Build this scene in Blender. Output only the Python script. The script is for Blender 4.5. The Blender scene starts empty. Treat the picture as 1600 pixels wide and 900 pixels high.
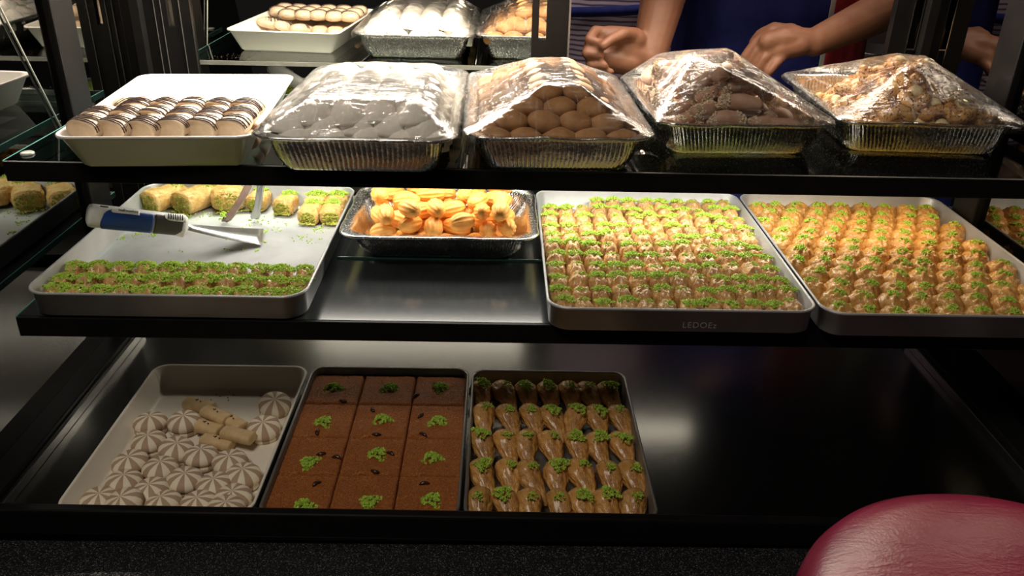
import bpy, bmesh, math, random
from mathutils import Vector, Matrix, noise
PI = math.pi
S = bpy.context.scene
COL = S.collection

# ------------------------------------------------------------ camera
F = 1300.0
CAM = Vector((0, 0, 1.45))
def cam_axes(p, r, y):
    p, r, y = map(math.radians, (p, r, y))
    fwd = Vector((math.sin(y)*math.cos(p), math.cos(y)*math.cos(p), -math.sin(p)))
    right = Vector((math.cos(y), -math.sin(y), 0))
    down = fwd.cross(right)
    r2 = right*math.cos(r) - down*math.sin(r)
    return r2, fwd.cross(r2), fwd
AX = cam_axes(26.2, 1.4, 1.15)
def ray(px, py):
    return AX[0]*((px-800)/F) + AX[1]*((py-450)/F) + AX[2]
def at_z(px, py, z):
    d = ray(px, py); return CAM + d*((z-CAM.z)/d.z)
def at_y(px, py, y):
    d = ray(px, py); return CAM + d*((y-CAM.y)/d.y)
cd = bpy.data.cameras.new('camera'); cam = bpy.data.objects.new('camera', cd); COL.objects.link(cam)
cd.sensor_width = 36; cd.lens = F*36/1600; cd.clip_start = .02
m = Matrix((AX[0], -AX[1], -AX[2])).transposed().to_4x4(); m.translation = CAM
cam.matrix_world = m
S.camera = cam

# ------------------------------------------------------------ light
S.view_settings.view_transform = 'Standard'; S.view_settings.look = 'None'
S.view_settings.gamma = 1; S.view_settings.exposure = 0.0; S.view_settings.use_curve_mapping = False
W = bpy.data.worlds.new('room_dim'); S.world = W; W.use_nodes = True
W.node_tree.nodes['Background'].inputs[0].default_value = (.8, .75, .72, 1)
W.node_tree.nodes['Background'].inputs[1].default_value = .02
def area(name, loc, target, sx, sy, power, col, spread=180):
    l = bpy.data.lights.new(name, 'AREA'); l.shape = 'RECTANGLE'; l.size = sx; l.size_y = sy
    l.energy = power; l.color = col; l.spread = math.radians(spread)
    o = bpy.data.objects.new(name, l); COL.objects.link(o); o.location = loc
    d = Vector(target)-Vector(loc); o.rotation_euler = d.to_track_quat('-Z', 'Y').to_euler()
    return o
area('canopy_lamp', (-.20, 1.465, 1.50), (-.20, 1.12, 1.1), .72, .07, 24, (1, .90, .76))
area('canopy_lamp_right', (.45, 1.465, 1.50), (.45, 1.12, 1.1), .5, .07, 5.5, (1, .84, .66))
area('shelf_lamp', (.0, 1.175, 1.098), (.0, 1.175, .9), .92, .05, 2.5, (1, .94, .83))
area('shelf_lamp_right', (.60, 1.175, 1.098), (.60, 1.175, .9), .22, .05, .36, (1, .74, .46))
area('deck_lamp', (-.1, 1.225, .920), (-.1, 1.25, .74), .9, .03, .42, (1, .90, .74))
area('ceiling_lamp', (-.55, .05, 2.7), (.1, 1.0, .8), .6, .6, 14, (1, .89, .76))
area('kitchen_lamp', (.35, 1.75, 2.5), (.35, 2.1, 1.0), 1.0, .4, 11, (1, .86, .74))

# ------------------------------------------------------------ helpers: objects
def tag(o, label=None, cat=None, group=None, kind=None):
    if label: o['label'] = label
    if cat: o['category'] = cat
    if group: o['group'] = group
    if kind: o['kind'] = kind
    return o
def empty(name, loc=(0, 0, 0), rz=0, label=None, cat=None, group=None):
    o = bpy.data.objects.new(name, None); COL.objects.link(o); o.empty_display_size = .01
    o.location = loc; o.rotation_euler = (0, 0, rz)
    return tag(o, label, cat, group)
def mesh(name, verts, faces, smooth=True):
    me = bpy.data.meshes.new(name); me.from_pydata([tuple(v) for v in verts], [], faces); me.update()
    if smooth:
        for p in me.polygons: p.use_smooth = True
    return me
def obj(name, me, mat=None, parent=None, loc=None, rot=None, scale=None):
    o = bpy.data.objects.new(name, me); COL.objects.link(o)
    if mat and not me.materials: me.materials.append(mat)
    if parent: o.parent = parent
    if loc is not None: o.location = loc
    if rot is not None: o.rotation_euler = rot
    if scale is not None: o.scale = scale
    return o
def copy_tree(o, parent=None):
    c = o.copy(); COL.objects.link(c)
    if parent: c.parent = parent
    for ch in [x for x in bpy.data.objects if x.parent == o] if o.get('_k') else []:
        copy_tree(ch, c)
    return c
def struct(name, me, mat, loc=None):
    o = obj(name, me, mat, loc=loc); o['kind'] = 'structure'; return o

class MB:
    def __init__(s): s.v = []; s.f = []
    def add(s, v, f, M=None):
        n = len(s.v)
        s.v += [M @ Vector(p) if M else Vector(p) for p in v]
        s.f += [tuple(n+i for i in q) for q in f]
        return s
    def box(s, lo, hi, M=None):
        (a, b, c), (d, e, g) = lo, hi
        return s.add([(a, b, c), (d, b, c), (d, e, c), (a, e, c), (a, b, g), (d, b, g), (d, e, g), (a, e, g)],
              [(0, 3, 2, 1), (4, 5, 6, 7), (0, 1, 5, 4), (1, 2, 6, 5), (2, 3, 7, 6), (3, 0, 4, 7)], M)
    def loft(s, loops, cap0=True, cap1=True, M=None, closed=True):
        n = len(loops[0]); v = [p for l in loops for p in l]; f = []
        for i in range(len(loops)-1):
            for j in range(n if closed else n-1):
                k = (j+1) % n
                f.append((i*n+j, i*n+k, (i+1)*n+k, (i+1)*n+j))
        if cap0: f.append(tuple(range(n))[::-1])
        if cap1: f.append(tuple((len(loops)-1)*n+i for i in range(n)))
        return s.add(v, f, M)
    def tube(s, pts, rads, n=10, M=None):
        pts = [Vector(p) for p in pts]; loops = []
        up = Vector((0, 0, 1))
        for i, p in enumerate(pts):
            t = (pts[min(i+1, len(pts)-1)]-pts[max(i-1, 0)]).normalized()
            a = up if abs(t.dot(up)) < .9 else Vector((1, 0, 0))
            u = t.cross(a).normalized(); w = t.cross(u)
            r = rads[i] if hasattr(rads, '__len__') else rads
            loops.append([p+(u*math.cos(2*PI*k/n)+w*math.sin(2*PI*k/n))*r for k in range(n)])
        return s.loft(loops, M=M)
    def me(s, name, smooth=True): return mesh(name, s.v, s.f, smooth)
def bevel(o, w=.002, seg=2):
    b = o.modifiers.new('bevel', 'BEVEL'); b.width = w; b.segments = seg; b.limit_method = 'ANGLE'
    return o
def box_me(name, lo, hi): return MB().box(lo, hi).me(name, False)

# ------------------------------------------------------------ helpers: materials
class NT:
    def __init__(s, name):
        s.m = bpy.data.materials.new(name); s.m.use_nodes = True; s.t = s.m.node_tree; s.n = s.t.nodes
        s.b = s.n['Principled BSDF']; s.out = s.n['Material Output']; s.tc = s.n.new('ShaderNodeTexCoord')
    def link(s, a, b): s.t.links.new(a, b)
    def noise(s, scale, detail=4, rough=.6, coord='Object', dist=0, vscale=None):
        x = s.n.new('ShaderNodeTexNoise'); x.inputs['Scale'].default_value = scale; x.inputs['Detail'].default_value = detail
        x.inputs['Roughness'].default_value = rough; x.inputs['Distortion'].default_value = dist
        c = s.tc.outputs[coord]
        if vscale:
            mp = s.n.new('ShaderNodeMapping'); mp.inputs['Scale'].default_value = vscale; s.link(c, mp.inputs[0]); c = mp.outputs[0]
        s.link(c, x.inputs['Vector']); return x.outputs['Fac']
    def ramp(s, fac, stops, interp='LINEAR'):
        r = s.n.new('ShaderNodeValToRGB'); s.link(fac, r.inputs[0]); e = r.color_ramp.elements; r.color_ramp.interpolation = interp
        while len(e) < len(stops): e.new(.5)
        for i, (p, c) in enumerate(stops):
            e[i].position = p; e[i].color = (*c, 1) if len(c) == 3 else c
        return r.outputs[0]
    def mix(s, fac, a, b):
        x = s.n.new('ShaderNodeMixRGB')
        for i, v in zip((0, 1, 2), (fac, a, b)):
            if hasattr(v, 'links') or hasattr(v, 'is_linked'): s.link(v, x.inputs[i])
            else: x.inputs[i].default_value = v if not isinstance(v, tuple) else (*v, 1)
        return x.outputs[0]
    def bump(s, h, strength, dist=.001, prev=None):
        x = s.n.new('ShaderNodeBump'); x.inputs['Strength'].default_value = strength; x.inputs['Distance'].default_value = dist
        s.link(h, x.inputs['Height'])
        if prev: s.link(prev, x.inputs['Normal'])
        return x.outputs[0]
    def vary(s, col, amt=.16):
        oi = s.n.new('ShaderNodeObjectInfo'); mr = s.n.new('ShaderNodeMapRange'); s.link(oi.outputs['Random'], mr.inputs[0])
        mr.inputs[3].default_value = 1-amt; mr.inputs[4].default_value = 1+amt
        hs = s.n.new('ShaderNodeHueSaturation'); s.link(mr.outputs[0], hs.inputs['Value']); s.link(col, hs.inputs['Color']); return hs.outputs[0]
    def set(s, **k):
        al = dict(color='Base Color', rough='Roughness', metal='Metallic', coat='Coat Weight', coatr='Coat Roughness', sss='Subsurface Weight',
                  normal='Normal', alpha='Alpha', sheen='Sheen Weight', spec='Specular IOR Level', aniso='Anisotropic', trans='Transmission Weight')
        for a, v in k.items():
            i = s.b.inputs[al[a]]
            if hasattr(v, 'is_linked'): s.link(v, i)
            else: i.default_value = (*v, 1) if isinstance(v, tuple) else v
        return s
def mat_noise(name, c1, c2, scale=60, rough=.5, bump=.0, bscale=200, metal=0, coat=0, sss=0, lo=.35, hi=.65, dist=.001, vscale=None, coatr=.1, spec=.5):
    t = NT(name); f = t.noise(scale, vscale=vscale)
    t.set(color=t.ramp(f, [(lo, c1), (hi, c2)]), rough=rough, metal=metal, coat=coat, coatr=coatr, spec=spec)
    if sss: t.set(sss=sss); t.b.inputs['Subsurface Scale'].default_value = .004
    if bump: t.set(normal=t.bump(t.noise(bscale, 5), bump, dist))
    return t.m

M = {}
M['black'] = mat_noise('black_frame', (.005, .005, .005), (.008, .007, .007), 30, .42, spec=.18)
M['black_gloss'] = mat_noise('black_glass_shelf', (.014, .017, .018), (.022, .026, .027), 8, .17, spec=.7, coat=.15)
M['sill'] = mat_noise('black_sill', (.004, .004, .004), (.007, .006, .006), 40, .32, spec=.2)
M['room_dark'] = mat_noise('dark_wall_paint', (.035, .026, .028), (.05, .038, .038), 3, .7)
M['black_wall'] = mat_noise('black_wall_paint', (.008, .007, .007), (.012, .010, .010), 3, .8)
M['floor'] = mat_noise('dark_floor_tile', (.04, .035, .03), (.06, .055, .05), 5, .4)
t = NT('brushed_steel'); f = t.noise(60, 5, vscale=(1, 60, 60))
t.set(color=t.ramp(f, [(.3, (.22, .22, .21)), (.7, (.30, .295, .28))]), rough=t.ramp(f, [(.3, (.19,)*3), (.7, (.26,)*3)]), metal=1)
M['steel'] = t.m
M['chrome'] = mat_noise('polished_steel', (.6, .6, .6), (.7, .7, .68), 20, .18, metal=1)
t = NT('foil'); n1 = t.noise(55, 3, .5); n2 = t.noise(320, 3)
t.set(color=(.80, .79, .77), metal=1, rough=t.ramp(n2, [(.3, (.14,)*3), (.7, (.3,)*3)]), normal=t.bump(n2, .25, .0006, t.bump(n1, .5, .002)))
M['foil'] = t.m
M['blade'] = mat_noise('satin_blade', (.50, .50, .50), (.60, .60, .58), 20, .34, metal=1)
M['mirror'] = mat_noise('mirror_glass', (.42, .41, .38), (.45, .44, .41), 3, .01, metal=1)
def glassy(name, tint, refl, rough=.01, gcol=1.0):
    t = NT(name); t.n.remove(t.b)
    tr = t.n.new('ShaderNodeBsdfTransparent'); tr.inputs[0].default_value = (*tint, 1)
    gl = t.n.new('ShaderNodeBsdfGlossy'); gl.inputs['Roughness'].default_value = rough
    gl.inputs[0].default_value = (gcol,)*3+(1,)
    lw = t.n.new('ShaderNodeLayerWeight'); lw.inputs[0].default_value = refl
    mx = t.n.new('ShaderNodeMixShader'); t.link(lw.outputs['Fresnel'], mx.inputs[0]); t.link(tr.outputs[0], mx.inputs[1]); t.link(gl.outputs[0], mx.inputs[2])
    t.link(mx.outputs[0], t.out.inputs[0]); return t.m
M['side_glass'] = glassy('side_glass', (.30, .33, .32), .30, .012, .27)
M['shelf_glass'] = glassy('shelf_glass', (.62, .68, .66), .40, .03)
M['glass_edge'] = mat_noise('glass_edge_green', (.10, .26, .22), (.14, .34, .30), 40, .1, spec=.6)
M['pale_edge'] = mat_noise('pale_glass_edge', (.32, .34, .30), (.42, .44, .40), 40, .2)
# cling film
t = NT('cling_film'); t.n.remove(t.b)
tr = t.n.new('ShaderNodeBsdfTransparent'); tr.inputs[0].default_value = (.97, .97, .97, 1)
gl = t.n.new('ShaderNodeBsdfGlossy'); gl.inputs['Roughness'].default_value = .13
df = t.n.new('ShaderNodeBsdfTranslucent'); df.inputs[0].default_value = (.95, .95, .95, 1)
d2 = t.n.new('ShaderNodeBsdfDiffuse'); d2.inputs[0].default_value = (.95, .95, .95, 1)
w1 = t.noise(26, 3, .55, dist=1.2, vscale=(1, .28, 1)); w2 = t.noise(90, 3, .6, dist=2.0, vscale=(.35, 1, 1))
bmp = t.bump(w2, .35, .003, t.bump(w1, .55, .006))
lw = t.n.new('ShaderNodeLayerWeight'); lw.inputs[0].default_value = .36
for nd in (gl, d2): t.link(bmp, nd.inputs['Normal'])
t.link(bmp, lw.inputs['Normal'])
m1 = t.n.new('ShaderNodeMixShader'); t.link(lw.outputs['Fresnel'], m1.inputs[0]); t.link(tr.outputs[0], m1.inputs[1]); t.link(gl.outputs[0], m1.inputs[2])
w3 = t.noise(150, 2, .5, dist=.6, vscale=(.06, 1, 1)); w4 = t.noise(150, 2, .5, dist=.8, vscale=(1, .07, .3))
st = t.mix(.5, t.mix(.5, t.ramp(w3, [(.62, (.0,)*3), (.68, (.55,)*3)]), t.ramp(w4, [(.62, (.0,)*3), (.68, (.55,)*3)])), t.ramp(w1, [(.50, (.025,)*3), (.72, (.14,)*3)]))  # thin glint streaks and faint haze painted in as pale scatter
ad = t.n.new('ShaderNodeMixShader'); ad.inputs[0].default_value = .5; t.link(d2.outputs[0], ad.inputs[1]); t.link(df.outputs[0], ad.inputs[2])
m2 = t.n.new('ShaderNodeMixShader'); t.link(st, m2.inputs[0]); t.link(m1.outputs[0], m2.inputs[1]); t.link(ad.outputs[0], m2.inputs[2])
t.link(m2.outputs[0], t.out.inputs[0]); M['film'] = t.m

M['white_plastic'] = mat_noise('white_melamine', (.74, .70, .64), (.78, .74, .69), 5, .28, spec=.5)
M['cream_plastic'] = mat_noise('cream_melamine', (.80, .74, .63), (.84, .79, .69), 5, .3)
M['tray_metal'] = mat_noise('matt_aluminium_tray', (.40, .405, .41), (.50, .505, .51), 14, .38, metal=.4, bump=.05, bscale=300)
M['tray_dark'] = mat_noise('dark_baking_tray', (.20, .19, .18), (.30, .28, .26), 12, .38, metal=.7)
M['tray_rim'] = M['tray_metal']
t = NT('filo'); n1 = t.noise(70, 5, .65); n2 = t.noise(230, 3, .6, vscale=(1, .3, 1))
c = t.ramp(n1, [(.25, (.33, .15, .045)), (.5, (.60, .34, .12)), (.72, (.80, .56, .26))])
t.set(color=t.vary(c), rough=.36, coat=.55, coatr=.14, sss=.05, normal=t.bump(n2, .9, .003)); t.b.inputs['Subsurface Scale'].default_value = .003
M['filo'] = t.m
t = NT('filo_golden'); n1 = t.noise(70, 5, .65); n2 = t.noise(200, 3, .6, vscale=(1, .3, 1))
c = t.ramp(n1, [(.25, (.36, .15, .03)), (.5, (.60, .31, .075)), (.72, (.76, .48, .17))])
t.set(color=t.vary(c), rough=.36, coat=.5, coatr=.16, sss=.05, normal=t.bump(n2, .9, .003)); t.b.inputs['Subsurface Scale'].default_value = .003
M['filo_gold'] = t.m
t = NT('filo_wrap'); n1 = t.noise(80, 6, .7); n2 = t.noise(190, 4, .6)
c = t.ramp(n1, [(.3, (.50, .22, .05)), (.48, (.70, .42, .12)), (.68, (.80, .60, .26))])
t.set(color=t.vary(c), rough=.5, coat=.3, normal=t.bump(n2, .9, .003)); M['wrap'] = t.m
t = NT('filo_leaf'); n1 = t.noise(60, 5, .65); n2 = t.noise(200, 3, .6, vscale=(1, .4, 1))
c = t.ramp(n1, [(.25, (.28, .11, .025)), (.5, (.55, .27, .065)), (.75, (.76, .46, .17))])
t.set(color=t.vary(c), rough=.4, coat=.4, coatr=.16, normal=t.bump(n2, .9, .003)); M['filo_leaf'] = t.m
M['pistachio'] = mat_noise('ground_pistachio', (.24, .42, .02), (.52, .72, .10), 240, .7, lo=.3, hi=.7)
M['pistachio_deep'] = mat_noise('pistachio_paste', (.22, .26, .02), (.50, .50, .08), 160, .75, bump=.8, bscale=300, dist=.002)
t = NT('kunafa'); n1 = t.noise(30, 5, .6); n2 = t.noise(230, 4, .7, dist=4)
t.set(color=t.mix(.65, t.ramp(n1, [(.3, (.56, .14, .02)), (.7, (.76, .23, .04))]), t.ramp(n2, [(.40, (.16, .034, .006)), (.50, (.62, .18, .03)), (.62, (.92, .42, .11))])), rough=.6, coat=.1, normal=t.bump(n2, 1, .004))
M['kunafa'] = t.m
M['dark_nut'] = mat_noise('dark_toasted_bit', (.03, .012, .006), (.07, .03, .015), 200, .25)
M['fried'] = mat_noise('fried_dough', (.74, .31, .055), (.88, .46, .11), 50, .5, bump=.25, bscale=220, coat=.12, sss=.1, coatr=.3, spec=.3)
M['white_biscuit'] = mat_noise('white_biscuit', (.84, .79, .71), (.90, .86, .79), 60, .75, bump=.25, bscale=260, sss=.1)
M['brown_biscuit'] = mat_noise('brown_biscuit', (.38, .19, .07), (.52, .29, .12), 60, .7, bump=.35, bscale=300)
M['choc_biscuit'] = mat_noise('cocoa_biscuit', (.46, .27, .18), (.58, .37, .26), 50, .6, bump=.2, bscale=260)
M['nuts'] = mat_noise('chopped_nuts', (.56, .42, .28), (.80, .68, .50), 300, .7, lo=.3, hi=.7)
M['cream_biscuit'] = mat_noise('cream_biscuit', (.52, .38, .25), (.64, .50, .35), 50, .6, bump=.1, bscale=260, sss=.1)
M['tan_biscuit'] = mat_noise('tan_biscuit', (.50, .33, .21), (.58, .40, .27), 60, .6, bump=.1)
M['choc'] = mat_noise('dark_chocolate', (.035, .014, .010), (.06, .026, .018), 200, .4)
t = NT('seeded'); n1 = t.noise(40, 4); n2 = t.noise(260, 2, .5)
t.set(color=t.mix(t.ramp(n2, [(.56, (0,)*3), (.60, (1,)*3)]), t.ramp(n1, [(.3, (.46, .20, .04)), (.7, (.80, .50, .17))]), (.16, .05, .012)), rough=.45, coat=.4, normal=t.bump(n2, .4, .001))
M['seeded'] = t.m
M['almond'] = mat_noise('blanched_almond', (.78, .68, .38), (.84, .75, .48), 40, .45)
M['wafer'] = mat_noise('wafer', (.64, .44, .22), (.76, .56, .30), 60, .6, bump=.3)
# radial striped biscuit: segment stripes
t = NT('striped_biscuit'); sx = t.n.new('ShaderNodeSeparateXYZ'); t.link(t.tc.outputs['Object'], sx.inputs[0])
at = t.n.new('ShaderNodeMath'); at.operation = 'ARCTAN2'; t.link(sx.outputs[1], at.inputs[0]); t.link(sx.outputs[0], at.inputs[1])
mu = t.n.new('ShaderNodeMath'); mu.operation = 'MULTIPLY'; mu.inputs[1].default_value = 7; t.link(at.outputs[0], mu.inputs[0])
si = t.n.new('ShaderNodeMath'); si.operation = 'SINE'; t.link(mu.outputs[0], si.inputs[0])
mr = t.n.new('ShaderNodeMath'); mr.operation = 'MULTIPLY_ADD'; mr.inputs[1].default_value = .5; mr.inputs[2].default_value = .5; t.link(si.outputs[0], mr.inputs[0])
t.set(color=t.ramp(mr.outputs[0], [(.44, (.88, .78, .60)), (.56, (.46, .32, .22))]), rough=.65, normal=t.bump(t.noise(250), .1)); M['striped'] = t.m
M['red_leather'] = None
t = NT('maroon_leather'); n1 = t.noise(220, 6, .6); v = t.n.new('ShaderNodeTexVoronoi'); v.inputs['Scale'].default_value = 330; t.link(t.tc.outputs['Object'], v.inputs['Vector'])
n3 = t.noise(14, 3, .6, dist=3, vscale=(1, 3, 1))
t.set(color=t.ramp(t.noise(5), [(.3, (.11, .006, .022)), (.7, (.15, .010, .030))]), rough=.33, spec=.30, normal=t.bump(n3, .25, .002, t.bump(v.outputs['Distance'], .18, .0008, t.bump(n1, .12, .0006))))
M['leather'] = t.m
t = NT('granite'); v = t.noise(700, 2, .5); v2 = t.noise(300, 3)
t.set(color=t.ramp(v, [(.58, (.010, .010, .011)), (.70, (.17, .17, .18))]), rough=t.ramp(v2, [(.4, (.22,)*3), (.65, (.38,)*3)]), coat=.0, normal=t.bump(v2, .12, .0008)); M['granite'] = t.m
M['blue_cloth'] = mat_noise('blue_apron_cloth', (.012, .018, .17), (.016, .026, .22), 60, .85, bump=.3, bscale=700)
M['red_cloth'] = mat_noise('red_cloth', (.34, .015, .03), (.42, .025, .04), 60, .85, bump=.3, bscale=700)
t = NT('striped_shirt'); wv = t.n.new('ShaderNodeTexWave'); wv.bands_direction = 'Z'; wv.inputs['Scale'].default_value = 26; wv.inputs['Distortion'].default_value = 2.2; wv.inputs['Detail Scale'].default_value = .5
wv.inputs['Detail'].default_value = 2
t.link(t.tc.outputs['Object'], wv.inputs['Vector'])
t.set(color=t.ramp(wv.outputs[1], [(.55, (.66, .54, .70)), (.8, (.14, .11, .18))]), rough=.85); M['shirt'] = t.m
M['skin'] = mat_noise('skin', (.26, .11, .06), (.31, .14, .08), 20, .5, sss=.15, bump=.08, bscale=300)
M['hair'] = mat_noise('dark_hair', (.01, .008, .006), (.02, .015, .01), 60, .5)
M['trousers'] = mat_noise('dark_trousers', (.015, .015, .02), (.025, .025, .03), 60, .85)
M['blue_grip'] = mat_noise('blue_grip', (.012, .055, .26), (.016, .065, .30), 20, .42)
M['grey_grip'] = mat_noise('grey_grip', (.055, .055, .06), (.07, .07, .075), 20, .45)
M['handle_white'] = mat_noise('white_handle', (.74, .74, .70), (.80, .80, .77), 20, .35)
M['ink'] = mat_noise('black_ink', (.01, .01, .01), (.02, .02, .02), 20, .6)
M['card'] = mat_noise('white_card', (.62, .62, .60), (.68, .68, .66), 20, .7)

# ------------------------------------------------------------ setting
XL, XR = -.64, .76            # side glass planes
ZT, ZM, ZD = 1.121, .944, .741
struct('floor', box_me('floor', (-3, -1.5, -.05), (3.5, 3.6, 0)), M['floor'])
struct('wall_back', box_me('wall_back', (-3, 3.0, 0), (3.5, 3.1, 2.9)), M['room_dark'])
struct('ceiling', box_me('ceiling', (-3, -1.5, 2.9), (3.5, 3.6, 2.95)), M['room_dark'])
struct('wall_left', box_me('wall_left', (-2.1, -1.5, 0), (-2.0, 3.6, 2.9)), M['black_wall'])

case = empty('display_case', (.06, 1.1, 0), 0, 'black framed glass display case holding three levels of pastry trays', 'display case')
def cpart(name, lo, hi, mat, bev=.0015, parent=None):
    ox = .06; oy = 1.1
    me = box_me(name, (lo[0]-ox, lo[1]-oy, lo[2]), (hi[0]-ox, hi[1]-oy, hi[2]))
    o = obj(name, me, mat, parent or case)
    if bev: bevel(o, bev, 2)
    return o
cpart('plinth', (XL-.02, .78, .0), (XR+.02, 1.52, .70), M['black'])
cpart('deck', (XL+.02, .765, .701), (XR-.02, 1.50, ZD), M['steel'])
sl = cpart('front_sill', (-.80, .738, .757), (XR+.16, .752, .792), M['sill'], .003); sl.rotation_euler = (0, .0075, 0)
cpart('sill_trim', (-.80, .745, .71), (XR+.16, .755, .765), M['black'])
for s, x in ((1, -.60), (-1, .71)):
    cpart('deck_rail', (x-.003, .77, ZD), (x+.003, 1.24, ZD+.014), M['chrome'], .001)
    a, b = (XL+.002, x-.004) if s > 0 else (x+.004, XR-.002)
    cpart('base_frame', (a, .765, ZD), (b, 1.50, ZD+.022), M['black'])
# bottom frame of the side glass outside
cpart('side_frame', (XL-.03, .77, ZD), (XL-.004, 1.5, ZD+.075), M['black'])
cpart('side_frame', (XR+.004, .77, ZD), (XR+.03, 1.5, ZD+.06), M['black'])
for nm, z, y0, y1, x0, x1, drop in (('top_shelf', ZT, 1.006, 1.385, -.617, .735, .022), ('middle_shelf', ZM, .927, 1.385, -.602, .735, .023)):
    sh = cpart(nm, (x0, y0+.002, z-.010), (x1, y1, z), M['shelf_glass' if z == ZT else 'black_gloss'], 0)
    cpart('edge_band', (x0, y0-.004, z-drop-.004), (x1, y0+.002, z-.0003), M['black'], .001, sh)
    cpart('rear_edge', (x0, y1, z-.009), (x1, y1+.002, z-.001), M['pale_edge'], 0, sh)
    yc = 1.175 if z == ZT else 1.225
    cpart('lamp_channel', (x0+.06, yc-.03, z-.021), (x1-.06, yc+.03, z-.0105), M['black'], .001, sh)
    if z == ZT:
        q = at_z(43, 241, ZT); obj('bumper', MB().loft([[Vector((r*math.cos(2*PI*i/24), r*math.sin(2*PI*i/24), zz)) for i in range(24)] for r, zz in ((.0085, 0), (.0085, .002), (.007, .0032), (.0001, .0034))]).me('bumper'), M['pale_edge'], sh, loc=(q.x-.06, q.y-1.1, ZT))
        cpart('glass_seam', (-.0495, y0+.003, z), (-.0480, y1-.004, z+.0005), M['pale_edge'], 0, sh)
        cpart('side_edge', (x0-.002, y0, z-.009), (x0, y1, z), M['glass_edge'], 0, sh)
    else:
        cpart('glass_plate', (-.235, 1.118, z), (.070, 1.383, z+.003), M['black_gloss'], .0005, sh)
        cpart('plate_edge', (-.235, 1.1165, z), (.070, 1.118, z+.003), M['glass_edge'], 0, sh)
        cpart('side_edge', (x0-.002, y0, z-.009), (x0, y1, z), M['glass_edge'], 0, sh)
for x in (XL, XR):
    cpart('glass_post', (x-.014, 1.215, ZD), (x+.014, 1.280, 1.62), M['black'], .003)
    cpart('corner_post', (x-.02, 1.495, ZD), (x+.02, 1.54, 1.62), M['black'], .002)
cpart('canopy', (XL-.02, 1.12, 1.62), (XR+.02, 1.54, 1.66), M['black'], .003)
cpart('light_housing', (XL+.05, 1.475, 1.49), (XR-.05, 1.505, 1.62), M['black'], .002)
# side glass (slanted at the front)
for x in (XL, XR):
    g = [(.79, ZD), (1.52, ZD), (1.52, 1.62), (1.12, 1.62), (.79, .79)]
    v = [(x-.003-.06, y-1.1, z) for y, z in g]+[(x+.003-.06, y-1.1, z) for y, z in g]
    n = 5; f = [tuple(range(n)), tuple(range(2*n-1, n-1, -1))]+[(i, (i+1) % n, n+(i+1) % n, n+i)[::-1] for i in range(n)]
    obj('side_glass', mesh('side_glass', v, f, False), M['side_glass'], case)
# thin pale rod following a slanting line on the left glass
p0, p1 = Vector((XL+.006, 1.19, 1.108)), Vector((XL+.006, 1.02, 1.48))
obj('pale_rod', MB().tube([p0-Vector((.06, 1.1, 0)), p1-Vector((.06, 1.1, 0))], .0014, 8).me('pale_rod'), M['pale_edge'], case)
# sliding mirror door at the back left
def stile(name, x0, x1, parent, hx0, hx1, hz):
    # stile with a tall slot handle starting at hz
    mb = MB(); y0, y1 = 1.512, 1.53
    mb.box((x0, y0, ZD), (hx0, y1, 1.60)); mb.box((hx1, y0, ZD), (x1, y1, 1.60))
    mb.box((hx0, y0, ZD), (hx1, y1, hz)); mb.box((hx0, y0, hz+.24), (hx1, y1, 1.60))
    return obj(name, mb.me(name, False), M['black'], parent)
door = empty('sliding_door', (0, 0, 0), 0, 'mirrored sliding door with black stiles behind the left half of the case', 'door')
obj('mirror_panel', box_me('mirror_panel', (-.545, 1.519, ZD+.02), (.056, 1.523, 1.58)), M['mirror'], door)
stile('stile', .054, .118, door, .066, .080, 1.195)
stile('stile', -.625, -.540, door, -.580, -.570, 1.205)
bx_ = box_me('pull_plate', (.0665, 1.519, 1.1952), (.0795, 1.523, 1.4348)); obj('pull_plate', bx_, M['mirror'], door)
bx_ = box_me('pull_plate', (-.5795, 1.519, 1.2052), (-.5705, 1.523, 1.44)); obj('pull_plate', bx_, M['chrome'], door)
obj('edge_strip', box_me('edge_strip', (.1182, 1.506, ZD+.01), (.121, 1.53, 1.60)), M['tray_dark'], door)
obj('bottom_rail', box_me('bottom_rail', (-.60, 1.53, ZD), (.74, 1.545, ZD+.03)), M['black'], door)
for x in (-.6015, -.590, -.558):
    obj('track_line', box_me('track_line', (x, 1.5105, ZD), (x+.0008, 1.5121, 1.60)), M['tray_dark'], door)
rs = empty('door_stile', (.72, 1.52, 0), 0, 'black door stile with a clear slotted handle beside the right side glass', 'door frame')
mb = MB()
mb.box((-.030, -.008, ZD), (.0, .01, 1.6)); mb.box((.0, -.008, ZD), (.018, .01, 1.193)); mb.box((.018, -.006, ZD), (.022, .01, 1.60)) 
obj('stile', mb.me('stile', False), M['black'], rs)
obj('slot_glass', box_me('slot_glass', (.0005, -.002, 1.1935), (.0175, .002, 1.6)), M['side_glass'], rs)
for x in (-.0002, .0160):
    obj('slot_edge', box_me('slot_edge', (x, -.0095, 1.15 if x < 0 else 1.193), (x+.0014, -.008, 1.6)), M['chrome'], rs)
obj('slot_sill', box_me('slot_sill', (.0, -.0095, 1.1915), (.0174, -.008, 1.1935)), M['chrome'], rs)

# granite ledge in front of the sill
led = obj('granite_ledge', box_me('granite_ledge', (-1.3, .615, .715), (1.3, .7445, .749)), M['granite']); bevel(led, .004, 3)
tag(led, 'polished black speckled granite ledge in front of the display case', 'ledge')
lp = obj('ledge_front', box_me('ledge_front', (-1.3, .72, 0), (1.3, .7445, .715)), M['black'], led)

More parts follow.
